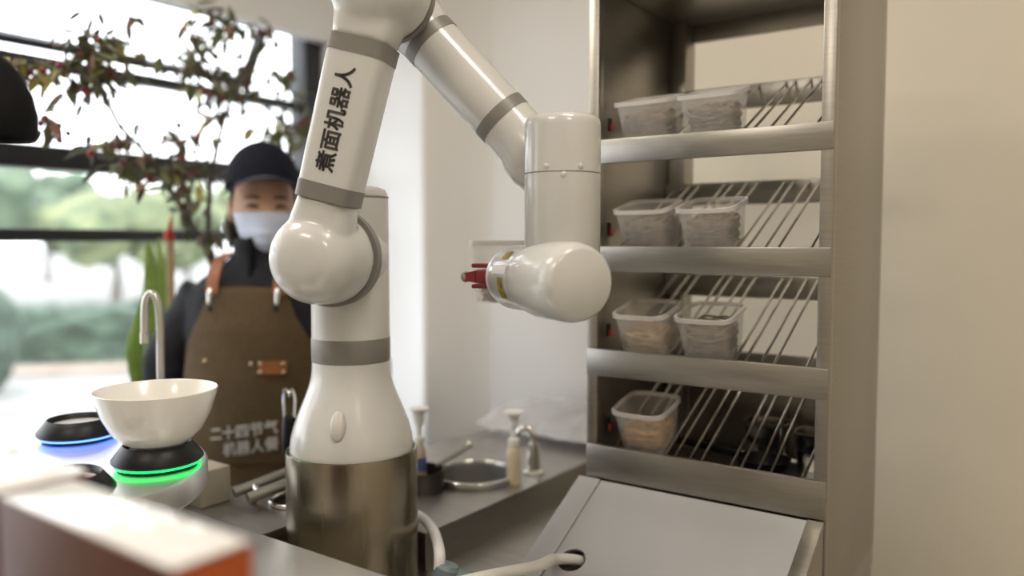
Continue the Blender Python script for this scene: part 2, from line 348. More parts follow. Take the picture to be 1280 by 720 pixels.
# sink tap, dispensers, dark pot beside the well
def at(px, py, z): u, v = uvat(px, py, z); return UV(u, v, z)
q = at(667, 592, SKZ)
t = thing('sink_tap', q, 'small chrome swan neck tap on the sink unit beside the well', 'tap', rz=ROT)
mb = MB(); mb.lathe([(0.026, 0), (0.026, 0.006), (0.017, 0.012), (0.014, 0.05), (0.012, 0.07)], seg=20); obj('tap_base', mb, chrome, t)
mb = MB(); mb.tube(bez([(0, 0, 0.06), (0, 0, 0.085), (-0.008, -0.004, 0.102), (-0.022, -0.010, 0.104), (-0.032, -0.014, 0.094), (-0.034, -0.015, 0.075)], 6), 0.0075, 12); obj('spout', mb, chrome, t)
def pump(px, py, label, h=0.155, band=None):
    q = at(px, py, SKZ); t = thing('pump_dispenser', q, label, 'dispenser', 'pump dispensers on the sink unit', ROT)
    mb = MB(); mb.lathe([(0.015, 0), (0.016, 0.003), (0.016, h * 0.45), (0.012, h * 0.52), (0.009, h * 0.55)], seg=24); obj('bottle', mb, mat('dispenser_beige', (0.62, 0.52, 0.36), 0.4, var=0.05), t)
    mb = MB(); mb.lathe([(0.0125, h * 0.552), (0.0125, h * 0.64), (0.006, h * 0.65), (0.006, h * 0.80), (0.011, h * 0.82), (0.0125, h * 0.97), (0.022, h), (0.022, h * 1.03)], seg=20); obj('pump', mb, whitep, t)
    mb = MB(); mb.tube([(0, 0, h * 0.9), (-0.012, 0.008, h * 0.9), (-0.03, 0.018, h * 0.87)], 0.005, 8); obj('nozzle', mb, whitep, t)
    if band: mb = MB(); mb.lathe([(0.0164, h * 0.2), (0.0164, h * 0.38)], seg=24, cap0=False, cap1=False); obj('label_band', mb, band, t)
pump(642, 604, 'beige pump dispenser with white nozzle beside the round sink well', 0.155)
pump(524, 606, 'white topped pump dispenser with blue band behind the robot base', 0.165, mat('blue_band', (0.1, 0.15, 0.4), 0.5, var=0.1))
q = at(527, 612, SKZ)
t = thing('saucepan', q, 'dark round saucepan with long handle behind the robot base', 'pan', rz=ROT)
mb = MB(); mb.lathe([(0.0001, 0.002), (0.045, 0.002), (0.047, 0.045), (0.05, 0.046), (0.049, 0.0), (0.0001, 0.0)][::-1], seg=32, cap0=False, cap1=False); obj('pan_body', mb, mat('dark_pan', (0.09, 0.085, 0.08), 0.35, 0.8, var=0.1), t)
mb = MB(); mb.tube(bez([(0.0, 0.047, 0.04), (0.015, 0.085, 0.055), (0.03, 0.13, 0.075)], 5), [0.006] * 10 + [0.009], 8); obj('pan_handle', mb, steel, t)

# ------------------------------------------------------------------ storage rack
RU0, RU1, RV0, RV1 = -0.754, -0.317, 1.305, 1.68
ro = UV((RU0 + RU1) / 2, (RV0 + RV1) / 2, -0.60)
rack = thing('storage_rack', ro, 'tall stainless steel rack with four sloping rod shelves on the bench', 'rack', rz=ROT)
def rp(u, v, z): return (u - (RU0 + RU1) / 2, v - (RV0 + RV1) / 2, z + 0.60)
def rb(name, lo, hi, m=steel, bev=0.002, parent=rack): return obj(name, MB().box(rp(*lo), rp(*hi), bev), m, parent)
rb('side_panel', (RU0, RV0, -0.60), (RU0 + 0.012, RV1, 0.49)); rb('side_panel', (RU1 - 0.012, RV0, -0.60), (RU1, RV1, 0.49))
rb('front_post', (RU0, RV0 - 0.002, -0.60), (RU0 + 0.022, RV0 + 0.018, 0.49)); rb('front_post', (RU1 - 0.02, RV0 - 0.002, -0.60), (RU1 + 0.0005, RV0 + 0.018, 0.49))
rb('rear_post', (RU0 + 0.0125, RV1 - 0.05, -0.60), (RU0 + 0.05, RV1, 0.468)); rb('rear_post', (RU1 - 0.05, RV1 - 0.05, -0.60), (RU1 - 0.0125, RV1, 0.468))
rb('top_panel', (RU0 + 0.0125, RV0, 0.47), (RU1 - 0.0125, RV1, 0.488)); rb('top_lip', (RU0 + 0.0125, RV1 - 0.015, 0.43), (RU1 - 0.0125, RV1, 0.4695))
rb('back_panel', (RU0 + 0.0505, RV1 - 0.012, -0.45), (RU1 - 0.0505, RV1 - 0.004, -0.235))
rb('compartment_floor', (RU0 + 0.0125, RV0 + 0.0185, -0.455), (RU1 - 0.0125, RV1 - 0.05, -0.445))
RAILS = [(0.186, 0.043), (-0.009, 0.046), (-0.200, 0.050), (-0.381, 0.062)]
SLOTS = [-0.658, -0.535, -0.412]
RVR = 1.615
rodm = MB().cyl((0, 0, 0), (0, (RVR - RV0), 0), 0.0026, seg=8).mesh('rod'); rodm.materials.append(chrome)
slope = math.atan2(0.148, RVR - RV0 - 0.01)
for k, (zt, h) in enumerate(RAILS):
    rb('front_rail', (RU0 + 0.0005, RV0 - 0.004, zt - h), (RU1 - 0.0005, RV0 + 0.008, zt), steelh, 0.0015)
    rb('rear_rail', (RU0 + 0.0125, RVR, zt + 0.085), (RU1 - 0.0125, RVR + 0.012, zt + 0.132), steelh, 0.0015)
    for s in SLOTS:
        for off in (-0.055, -0.026, -0.004, 0.05):
            o = link('rod', rodm, None, rack); o.location = rp(s + off, RV0 + 0.009, zt - 0.022); o.rotation_euler = (slope, 0, 0); o.scale = (1, 1 / math.cos(slope) * (1.0 if off in (-0.055, -0.026) else 0.97), 1)
    mb = MB(); mb.box(rp(RU0 + 0.0225, RV0 + 0.03, zt + 0.02), rp(RU0 + 0.028, RV0 + 0.042, zt + 0.045), 0.002); se = obj('sensor', mb, blackp, rack)
    mb = MB(); mb.box(rp(RU0 + 0.0285, RV0 + 0.032, zt + 0.02), rp(RU0 + 0.031, RV0 + 0.040, zt + 0.034), 0.001); obj('sensor_tip', mb, mat('sensor_red', (0.45, 0.02, 0.03), 0.4, var=0.1), se)

# containers with noodles
def rrect(w, d, z, n=5, seg=40): return ring((0, 0, z), X, Y, w / 2, d / 2, n, seg)
CW, CH = 0.109, 0.085
def container_parts(root):
    mb = MB(); mb.loft([rrect(0.084, 0.084, 0.001), rrect(0.088, 0.088, 0.012), rrect(CW - 0.006, CW - 0.006, CH - 0.002)], True, False); g = list(mb.bm.faces)
    mb.loft([rrect(0.0815, 0.0815, 0.0035), rrect(0.0855, 0.0855, 0.013), rrect(CW - 0.0085, CW - 0.0085, CH - 0.002)], True, False)
    obj('tub', mb, plastic, root)
    mb = MB(); mb.loft([rrect(CW - 0.009, CW - 0.009, CH - 0.007), rrect(CW, CW, CH - 0.007), rrect(CW, CW, CH), rrect(CW - 0.009, CW - 0.009, CH)], closed=True); obj('rim', mb, plasticr, root)
def noodle_mesh(seed, fill, n=70):
    r = random.Random(seed); mb = MB()
    for i in range(n):
        z = 0.008 + fill * CH * (i / n); w = 0.039 + 0.009 * z / CH; a0 = r.uniform(0, 2 * PI); rad = r.uniform(0.35, 1.0) * w; cx, cy = r.uniform(-1, 1) * (w - rad), r.uniform(-1, 1) * (w - rad)
        sq = lambda c: math.copysign(abs(c) ** 0.6, c)
        pts = [Vector((cx + rad * sq(math.cos(a0 + t * 0.45)) * r.uniform(0.93, 1.0), cy + rad * sq(math.sin(a0 + t * 0.45)), z + 0.004 * math.sin(t * 1.3 + a0))) for t in range(13)]
        mb.tube(pts, 0.0019, 5)
    return mb.mesh('noodles')
proto_noodles = [noodle_mesh(1, 0.62), noodle_mesh(2, 0.7), noodle_mesh(3, 0.42), noodle_mesh(4, 0.42)]
proto_noodles[0].materials.append(noodled); proto_noodles[1].materials.append(noodlem); proto_noodles[2].materials.append(noodlem); proto_noodles[3].materials.append(mat('orange_noodle', (0.55, 0.30, 0.08), 0.7, var=0.3, scale=50))
first = None
SN = ['top', 'second', 'third', 'lowest']; TILT = math.radians(14)
placing = [(0, 0, 0), (0, 1, 0), (1, 0, 0), (1, 1, 0), (2, 0, 2), (2, 1, 0), (3, 0, 3)]
def put_container(loc, rot, label, group, nk, nlabel):
    global first
    if first is None:
        c = thing('plastic_container', loc, label, 'container', group); container_parts(c); first = c
    else:
        c = copy_tree(first); tag(c, label, 'container', group)
        c.location = loc
        if not group and 'group' in c: del c['group']
    c.rotation_euler = rot
    n = link('noodles', proto_noodles[nk], None); n.location = loc; n.rotation_euler = rot; tag(n, nlabel, 'noodles', None, 'stuff')
    return c
for sh, sl, nk in placing:
    zt = RAILS[sh][0]; v = RV0 + 0.075; z = zt - 0.036 + math.tan(slope) * 0.03 + 0.004
    where = 'beside the left side panel' if sl == 0 else 'in the middle slot'
    put_container(UV(SLOTS[sl], v, z + 0.012), (TILT, 0, ROT), 'clear plastic noodle tub on the %s rack shelf %s' % (SN[sh], where), 'noodle tubs on the rack', nk, '%s noodles in the tub on the %s rack shelf %s' % ('pale' if nk in (1, 2) else ('orange' if nk == 3 else 'brown'), SN[sh], where))
# utensils in the bottom compartment
def rloc(u, v, z): return UV(u, v, z)
t = thing('black_ladle', rloc(-0.53, 1.50, -0.444), 'black plastic ladle lying in the bottom of the rack', 'ladle', rz=ROT)
mb = MB(); mb.lathe([(0.0001, 0.0), (0.03, 0.002), (0.046, 0.02), (0.05, 0.034), (0.047, 0.034), (0.043, 0.021), (0.028, 0.006), (0.0001, 0.004)], (0.05, 0, 0), seg=32, cap0=False, cap1=False); obj('ladle_bowl', mb, blackp, t)
mb = MB(); mb.tube(bez([(0.005, 0, 0.032), (-0.05, 0.01, 0.035), (-0.13, 0.02, 0.038)], 6), [0.008] * 12 + [0.01], 8); obj('ladle_handle', mb, blackp, t)
t = thing('black_tray', rloc(-0.44, 1.40, -0.444), 'flat black tray lying at the front of the rack bottom', 'tray', rz=ROT)
mb = MB(); mb.loft([rrect(0.20, 0.075, 0.0), rrect(0.21, 0.085, 0.018), rrect(0.214, 0.089, 0.018), rrect(0.207, 0.08, 0.003)], True, True); obj('tray_body', mb, blackm, t)
for i, (u, w_, h) in enumerate(((-0.50, 0.085, 0.085), (-0.405, 0.075, 0.075))):
    t = thing('steel_pan', rloc(u, 1.585, -0.4435), ('tall' if i == 0 else 'short') + ' rectangular steel pan at the back of the rack bottom', 'pan', rz=ROT)
    mb = MB(); mb.loft([rrect(w_ - 0.012, 0.06, 0.0), rrect(w_, 0.068, h), rrect(w_ + 0.01, 0.077, h), rrect(w_ + 0.01, 0.077, h + 0.002), rrect(w_ - 0.003, 0.064, h + 0.002), rrect(w_ - 0.016, 0.055, 0.003)]); obj('pan_body', mb, chrome, t)
mb = MB(); mb.lathe([(0.0001, 0), (0.018, 0), (0.03, 0.012), (0.035, 0.026), (0.033, 0.026), (0.028, 0.013), (0.0001, 0.003)], seg=28, cap0=False, cap1=False)
tag(obj('sauce_dish', mb, porc, None, rloc(-0.362, 1.46, -0.4445)), 'small pale dish beside the black tray in the rack bottom', 'dish')

# sloping chute panel under the rack, with hole and hose
CS = math.atan2(0.10, 0.18)
ch = thing('sloping_chute', UV(-0.535, 1.30, -0.447), 'satin steel sloping panel with round hole below the rack', 'panel', rz=ROT)
inner = bpy.data.objects.new('chute_frame', None)
Mx = Matrix.Rotation(CS, 4, 'X')
LNG = 0.305
mb = MB(); holed_plate(mb, -0.185, 0.19, -LNG, 0.0, -0.004, 0.0, [(-0.150, -0.186, 0.024)]); mb.xf(Mx); obj('panel', mb, chutem, ch)
mb = MB(); mb.box((-0.232, -LNG, -0.006), (-0.186, 0, 0.003), 0.001); mb.xf(Mx); obj('edge_flange', mb, chutem, ch)
mb = MB(); mb.box((0.191, -LNG, -0.006), (0.217, 0, 0.004), 0.001); mb.xf(Mx); obj('edge_flange', mb, steel, ch)
for u0 in (-0.231, 0.206):     # cheeks added down to the bench so the hole falls into shade
    ya, za = -LNG * math.cos(CS), -LNG * math.sin(CS); zb_ = -0.1529
    mb = MB(); mb.loft([[Vector((u, 0, -0.009)), Vector((u, ya, za - 0.009 if za - 0.009 > zb_ else zb_ + 0.0005)), Vector((u, ya, zb_)), Vector((u, 0, zb_))] for u in (u0, u0 + 0.01)]); obj('shading_cheek', mb, steel, ch)
hp = Vector((-0.150, -0.186, 0)); hp.rotate(Mx.to_euler())
HW = UV(-0.535, 1.30, -0.447) + AU * hp.x + AV * hp.y + Z * hp.z
hosem = mat('white_hose', (0.66, 0.66, 0.63), 0.4, var=0.06, scale=20)
pts = bez([P(520, 742, 1.18), P(600, 722, 1.22), P(670, 708, 1.27), HW + Vector((-0.03, -0.012, 0.006)), HW + Vector((0.012, 0.012, -0.006)), HW + Vector((0.04, 0.04, -0.03))], 8)
tag(obj('drain_hose', MB().tube(pts, 0.0092, 14), hosem), 'white drain hose running into the hole of the sloping panel', 'hose')
t = thing('water_valve', P(566, 722, 1.3), 'teal plastic water valve with a curved clear hose beside the robot base', 'valve')
o0 = t.location
teal = mat('teal_plastic', (0.16, 0.23, 0.24), 0.45, var=0.1)
mb = MB(); mb.lathe([(0.018, -0.02), (0.022, -0.016), (0.022, 0.012), (0.017, 0.018)], (-0.012, 0, 0.005), (0.3, 0.1, 1), seg=18); mb.lathe([(0.012, 0), (0.016, 0.004), (0.016, 0.03), (0.012, 0.034)], (0, 0, 0), (1, -0.2, -0.1), seg=18); mb.cyl((-0.01, 0, -0.08), (-0.01, 0, -0.005), 0.012); obj('valve_body', mb, teal, t)
mb = MB(); mb.tube([p - o0 for p in bez([P(505, 638, 1.53), P(527, 647, 1.48), P(542, 664, 1.40), P(549, 688, 1.31), P(549, 712, 1.295)], 6)], 0.0095, 12); obj('hose', mb, mat('clear_hose', (0.75, 0.76, 0.78), 0.3, var=0.05, scale=15), t)

# ------------------------------------------------------------------ robot arm
J = Vector((-0.16, -0.987, 0)).normalized(); E = Vector((0.987, -0.16, 0)).normalized()
CB = P(438, 360, 1.38); CX, CY = CB.x, CB.y
bot = thing('robot_arm', (CX, CY, CZ - 0.60), 'white jointed robot arm with grey bands on a steel drum base', 'robot arm')
RO = Vector((CX, CY, CZ - 0.60))
def rz(zrel): return zrel + 0.60
mb = MB(); mb.lathe([(0.113, 0.0), (0.113, rz(-0.362)), (0.1118, rz(-0.358)), (0.108, rz(-0.358)), (0.108, rz(-0.372)), (0.0001, rz(-0.372))], seg=72, cap1=False); obj('base_drum', mb, basesteel, bot)
prof = [(0.1055, -0.371), (0.106, -0.352), (0.104, -0.335), (0.0985, -0.315), (0.090, -0.292), (0.080, -0.268), (0.0725, -0.248), (0.0685, -0.232), (0.0668, -0.215), (0.0665, -0.20)]
mb = MB(); mb.lathe([(r, rz(z)) for r, z in prof], seg=64); bell = obj('flared_foot', mb, robotw, bot)
mb = MB(); M = Matrix.Translation((0.006 - 0.01, -0.091, rz(-0.30))) @ Matrix.Rotation(math.radians(-26), 4, 'X'); mb.sphere((0, 0, 0), 1, (0.0135, 0.010, 0.026), M=None); mb.xf(M); obj('oval_cap', mb, mat('cap_grey', (0.52, 0.50, 0.46), 0.3, var=0.02), bell)
mb = MB(); mb.lathe([(0.0665, rz(-0.205)), (0.0675, rz(-0.203)), (0.0675, rz(-0.166)), (0.0665, rz(-0.164))], seg=64); obj('band', mb, robotg, bot)
mb = MB(); mb.lathe([(0.0668, rz(-0.164)), (0.0662, rz(0.02)), (0.066, rz(0.07)), (0.0645, rz(0.082)), (0.06, rz(0.089)), (0.05, rz(0.093)), (0.0001, rz(0.095))], seg=64, cap1=False); col = obj('column', mb, robotw, bot)
mb = MB(); mb.lathe([(0.0667, rz(0.074)), (0.0667, rz(0.0765))], seg=64, cap0=False, cap1=False); obj('seam', mb, seam, col)
def loc(v): return Vector(v) - RO
A0 = Vector((CX, CY, CZ - 0.026))                       # shoulder centre on the column axis
def joint_cyl(name, c0, c1, r, m, dome0=False, dome1=False, parent=bot, k=0.35):
    d = (c1 - c0); L = d.length; pr = []
    if dome0: pr += [(r * math.sin(a), -r * k * math.cos(a) + r * k) for a in [PI / 2 * i / 8 for i in range(0, 9)]]
    else: pr += [(r, 0)]
    if dome1: pr += [(r * math.cos(a), L - r * k + r * k * math.sin(a)) for a in [PI / 2 * i / 8 for i in range(0, 9)]]
    else: pr += [(r, L)]
    mb = MB(); mb.lathe(pr, loc(c0), d, 56); return obj(name, mb, m, parent)
SR = 0.0765
def soft_head(c0, c1, r, name, parent=bot):
    # a barrel with a gently domed, softly rounded front
    d = c1 - c0; L = d.length
    pr = [(r, 0), (r, L * 0.45)]
    for i in range(1, 15):
        a = PI / 2 * i / 14; pr.append((r * math.cos(a) ** 0.62 if i < 14 else 0.0005, L * 0.45 + L * 0.55 * math.sin(a) ** 1.15))
    mb = MB(); mb.lathe(pr, loc(c0), d, 64, cap1=False); return obj(name, mb, robotw, parent, ang=60)
joint_cyl('shoulder_stub', A0 + J * 0.0, A0 + J * 0.078, 0.070, robotw)
joint_cyl('band', A0 + J * 0.067, A0 + J * 0.088, SR * 1.045, robotg)
S = A0 + J * 0.148
EL = Vector((S.x, S.y, CZ - 0.026)) + E * 0.1045 + Z * 0.405
def superlink(name, p0, p1, w0, w1, n, m, parent=bot, depth=0.92, k=8, extra=None):
    ax = (p1 - p0); L = ax.length; ax.normalize(); ew = (E - ax * E.dot(ax)).normalized(); ej = ax.cross(ew).normalized()
    rings = [ring(loc(p0 + ax * L * i / k), ew, ej, w0 + (w1 - w0) * i / k, (w0 + (w1 - w0) * i / k) * depth, n, 64) for i in range(k + 1)]
    mb = MB(); mb.loft(rings); return obj(name, mb, m, parent), ax, ew, ej
ax = (EL - S).normalized()
ew = (E - ax * E.dot(ax)).normalized(); ej = ax.cross(ew).normalized()
def arm_seg(name, s0, s1, wf, m, n0=4.2, parent=bot, k=10, grow=0.0):
    rings = []
    for i in range(k + 1):
        s = s0 + (s1 - s0) * i / k; w_ = wf(s) + grow; rings.append(ring(loc(S + ax * s), ew, ej, w_ + nk(s), w_ * 0.98 + 0.25 * nk(s), n0, 72))
    mb = MB(); mb.loft(rings); return obj(name, mb, m, parent)
LT = (EL - S).length
def wf(s):
    w_ = 0.0430 + 0.004 * (s / LT)
    return w_
def nk(s):      # the neck widens into the joint head, only sideways
    q = min(s, LT - s); return 0.006 * (1 - smoothstep(0.050, 0.092, q)) if q < 0.092 else 0.0
arm_seg('band', 0.0905, 0.1155, wf, robotg, grow=0.001)
upper = arm_seg('upper_arm', 0.1155, LT - 0.108, wf, robotw); arm_seg('band', LT - 0.108, LT - 0.084, wf, robotg, grow=0.001)
def remesh(o, vox, sm=6):
    md = o.modifiers.new('r', 'REMESH'); md.mode = 'VOXEL'; md.voxel_size = vox
    ms = o.modifiers.new('s', 'SMOOTH'); ms.iterations = sm; ms.factor = 0.5
    dg = bpy.context.evaluated_depsgraph_get(); me = bpy.data.meshes.new_from_object(o.evaluated_get(dg)); o.modifiers.clear(); old = o.data; o.data = me; bpy.data.meshes.remove(old)
    for p in me.polygons: p.use_smooth = True
    return o
def joint_head(name, c0, c1, s0, s1):
    # barrel with a domed front, blended with the neck that carries the arm
    d = c1 - c0; L = d.length; r = SR * 0.945; rb_ = SR * 0.985
    pr = [(rb_, 0), (rb_ * 0.99, L * 0.10), (r, L * 0.42)] + [(max(0.0005, r * math.cos(PI / 2 * i / 14) ** 0.66), L * 0.42 + L * 0.58 * math.sin(PI / 2 * i / 14) ** 1.1) for i in range(1, 15)]
    mb = MB(); mb.lathe(pr, loc(c0), d, 72, cap1=True)
    rings = []
    for i in range(11):
        q = s0 + (s1 - s0) * i / 10; w_ = wf(q); k = nk(q); rings.append(ring(loc(S + ax * q), ew, ej, w_ + k, w_ * 0.94, 3.0, 72))
    mb.loft(rings)
    return remesh(obj(name, mb, robotw, bot), 0.0028, 34)
joint_head('shoulder_head', A0 + J * 0.0885, A0 + J * 0.208, 0.02, 0.0925)
joint_head('elbow_head', EL - J * 0.036, EL + J * 0.06, LT - 0.0858, LT - 0.02)
joint_cyl('band', EL - J * 0.0505, EL - J * 0.0365, SR * 0.985, robotg)
F0 = EL - J * 0.112
joint_cyl('elbow_stub', EL - J * 0.165, EL - J * 0.0508, 0.060, robotw, dome0=True)
# lettering on the front face of the upper arm
me = text_mesh('煮面机器人', 0.0325, bold=0.0010)
xs = [v.co.x for v in me.vertices]; ys = [v.co.y for v in me.vertices]; xc = (min(xs) + max(xs)) / 2; yc = (min(ys) + max(ys)) / 2; k = 0.157 / (max(xs) - min(xs))
fs = 0.211
sgn = -1 if ej.dot(J) < 0 else 1
def face_off(x, s):
    w_ = wf(s); b = w_ * 0.98; t_ = min(0.999, abs(x) / w_); return b * (1 - t_ ** 4.2) ** (1 / 4.2)
for v in me.vertices:
    a = (v.co.x - xc) * k + fs; b = -(v.co.y - yc) * k - 0.001
    v.co = loc(S + ax * a + ew * b + ej * sgn * (face_off(b, a) + 0.0006))
link('lettering', me, ink, upper)
# forearm
F1 = F0 + E * 0.27 - Z * 0.292
fx = (F1 - F0).normalized(); fe = fx.cross(J).normalized(); FLn = (F1 - F0).length
def fseg(name, s0, s1, r0, r1, m, parent=bot):
    mb = MB(); mb.lathe([(r0, 0), (r1, s1 - s0)], loc(F0 + fx * s0), fx, 56); return obj(name, mb, m, parent)
def at_px(px):  # distance along forearm whose picture x is px
    best = 0
    for i in range(400):
        p = F0 + fx * FLn * i / 400
        if 640 + F * p.x / p.y <= px: best = FLn * i / 400
    return best
b1, b2 = at_px(541), at_px(628)
fseg('forearm_root', 0.0, b1 - 0.009, 0.056, 0.047, robotw)
fseg('band', b1 - 0.009, b1 + 0.010, 0.0475, 0.0475, robotg); fseg('forearm', b1 + 0.010, b2 - 0.010, 0.0465, 0.0465, robotw); fseg('band', b2 - 0.010, b2 + 0.010, 0.0475, 0.0475, robotg)
mb = MB(); mb.lathe([(0.0465, 0), (0.047, 0.04), (0.053, 0.055), (0.056, 0.08), (0.05, 0.11), (0.03, 0.13), (0.0005, 0.137)], loc(F0 + fx * (b2 + 0.010)), fx, 48, cap1=False); obj('forearm_end', mb, robotw, bot)
# wrist: upright barrel
WC = P(703, 250, 1.19); WC.z = 0
def wz(py, d=1.19): return P(703, py, d).z
WR = 0.0565
joint_cyl('wrist_bridge', Vector((WC.x, WC.y, F1.z)) + Vector((0, 0.02, 0)), F1 + J * 0.01, 0.045, robotw)
zt, zs, zb = wz(146), wz(218), wz(345)
mb = MB(); mb.lathe([(WR, zs + 0.0008), (WR, zt - 0.016), (WR * 0.985, zt - 0.009), (WR * 0.94, zt - 0.004), (WR * 0.86, zt - 0.001), (WR * 0.7, zt), (0.0005, zt + 0.001)], loc(WC), Z, 64, cap1=False); cap = obj('wrist_cap', mb, robotw, bot)
mb = MB(); mb.lathe([(WR - 0.0012, zs - 0.001), (WR - 0.0012, zs + 0.001)], loc(WC), Z, 64); obj('seam', mb, seam, bot)
mb = MB(); mb.lathe([(WR * 0.8, zb - 0.02), (WR, zb), (WR, zs - 0.0008)], loc(WC), Z, 64); wb = obj('wrist_body', mb, robotw, bot)
for a, zz in ((-118, zs + 0.0075), (-66, zs + 0.0075), (-92, zs - 0.0045)):
    d = Vector((math.cos(math.radians(a)), math.sin(math.radians(a)), 0)); c = Vector((WC.x, WC.y, zz)) + d * (WR - 0.001)
    mb = MB(); mb.lathe([(0.0042, 0), (0.0042, 0.0016), (0.003, 0.0024), (0.0005, 0.0026)], loc(c), d, 16, cap1=False); obj('screw_cap', mb, robotw, cap)
# tool joint
TD = Vector((-0.43, 0.903, 0)).normalized(); T0 = P(728, 354, 1.085)
TR = 0.0565
mb = MB(); mb.lathe([(0.0005, 0), (TR * 0.80, 0.0005), (TR * 0.86, 0.003), (TR * 0.95, 0.012), (TR, 0.026), (TR, 0.10), (TR * 0.93, 0.13)], loc(T0), TD, 64, cap0=False); tool = obj('tool_joint', mb, robotw, bot)
mb = MB(); mb.lathe([(TR * 0.93, 0.1301), (TR * 0.92, 0.1325)], loc(T0), TD, 64, cap0=False, cap1=False); obj('seam', mb, seam, bot)
mb = MB(); mb.lathe([(TR * 0.92, 0.13), (TR * 0.90, 0.14), (TR * 0.90, 0.203), (TR * 0.87, 0.207)], loc(T0), TD, 64); tj = obj('tool_ring', mb, robotw, bot)
def cpatch(a0, a1, h0, h1, r):
    a_, b_, d_ = frame(TD); c = loc(T0)
    return MB().grid(lambda s, q: c + d_ * (h0 + (h1 - h0) * q) + (a_ * math.cos(a0 + (a1 - a0) * s) + b_ * math.sin(a0 + (a1 - a0) * s)) * r, 14, 2)
a_, b_, d_ = frame(TD)
vd = (Vector((0, 0, CZ)) - (T0 + TD * 0.17)).normalized(); left = TD.cross(Z).normalized() * -1
ang0 = math.atan2(left.dot(b_), left.dot(a_)); angc = math.atan2(Vector((left.x, left.y, 0.0)).dot(b_), Vector((left.x, left.y, 0)).dot(a_))
upd = 1 if math.cos(ang0) * 0 + (b_ * math.cos(ang0) - a_ * math.sin(ang0)).z > 0 else -1
obj('maker_plate', cpatch(ang0 + upd * 0.15, ang0 + upd * 0.42, 0.142, 0.19, TR * 0.912), mat('label_white', (0.85, 0.86, 0.88), 0.3, var=0.02), tj)
obj('warning_label', cpatch(ang0 - upd * 0.62, ang0 + upd * 0.05, 0.15, 0.168, TR * 0.912), mat('label_yellow', (0.45, 0.33, 0.02), 0.45, col2=(0.10, 0.08, 0.02), scale=90), tj)
obj('warning_label', cpatch(ang0 + upd * 0.62, ang0 + upd * 0.95, 0.15, 0.172, TR * 0.912), MATS['label_yellow'], tj)
mb = MB(); mb.lathe([(TR * 0.84, 0.207), (TR * 0.80, 0.225), (TR * 0.60, 0.235)], loc(T0), TD, 56); obj('tool_flange', mb, bluish, bot)
# gripper with red jaws
GP = T0 + TD * 0.24
gx = Vector((-0.93, 0.36, 0)).normalized(); gy = Z.cross(gx).normalized()
GM = Matrix.Translation(loc(GP)) @ Matrix((( *(gx.x, gy.x, 0), 0), (gx.y, gy.y, 0, 0), (0, 0, 1, 0), (0, 0, 0, 1)))
mb = MB(); mb.box((-0.02, -0.028, -0.029), (0.014, 0.028, 0.029), 0.009, GM, 3); gb = obj('gripper_body', mb, bluish, bot)
mb = MB(); mb.lathe([(0.024, 0), (0.024, 0.03), (0.02, 0.034)], loc(GP + gx * 0.0 + Vector((0.02, 0.01, 0))), TD, 28); obj('gripper_motor', mb, mat('gripper_grey', (0.32, 0.32, 0.33), 0.4, 0.5, var=0.05), gb)
for sg in (-1, 1):
    mb = MB(); mb.box((0.0145, -0.010, sg * 0.017 - 0.0035), (0.060, 0.010, sg * 0.017 + 0.0035), 0.002, GM); obj('jaw', mb, redm, gb)
mb = MB(); mb.box((0.0145, -0.012, -0.012), (0.052, 0.012, 0.010), 0.003, GM); mb.loft([[GM @ Vector(p) for p in q] for q in (((0.052, -0.011, -0.011), (0.052, 0.011, -0.011), (0.052, 0.011, 0.009), (0.052, -0.011, 0.009)), ((0.075, -0.006, -0.008), (0.075, 0.006, -0.008), (0.075, 0.006, 0.004), (0.075, -0.006, 0.004)))]); obj('jaw', mb, redm, gb)
mb = MB(); mb.sphere(GM @ Vector((0.074, 0, -0.002)), 0.0085, (1, 0.9, 1.1), 12, 8); obj('jaw_tip', mb, mat('rubber_grey', (0.25, 0.2, 0.18), 0.7, var=0.1), gb)
cp_ = P(632, 378, 1.45)
cc = put_container(cp_, (0, 0, math.radians(-12)), 'clear plastic tub of noodles held in the red robot gripper', None, 0, 'brown noodles in the tub held by the robot gripper')
cc.scale = (1.12, 1.0, 1.32)

# ------------------------------------------------------------------ turntable, stands, bowl
DT = -0.35
dc = Vector((-0.75, 1.20, CZ + DT))
disc = thing('turntable', (dc.x, dc.y, CZ - 0.45), 'round pale steel turntable on the service counter carrying the bowl stands', 'turntable')
mb = MB(); mb.lathe([(0.16, 0.052), (0.262, 0.054), (0.268, 0.060), (0.268, 0.094), (0.265, 0.0985), (0.25, 0.1), (0.0005, 0.1)], seg=96, cap1=False); obj('disc', mb, mat('turntable_steel', (0.72, 0.73, 0.75), 0.33, 0.85, var=0.04, scale=5, rvar=0.05), disc)
mb = MB(); mb.lathe([(0.15, 0), (0.15, 0.0515)], seg=48); obj('pedestal', mb, steel, disc)
ux, vx = uvat(262, 625, -0.45)
tag(roombox('support_block', (-1.395, 0.86, -0.4995), (-1.325, 0.925, -0.43), mat('cream_block', (0.42, 0.38, 0.30), 0.5, var=0.04), 0.003), 'cream block on the cooker beside the steel turntable rim', 'block')
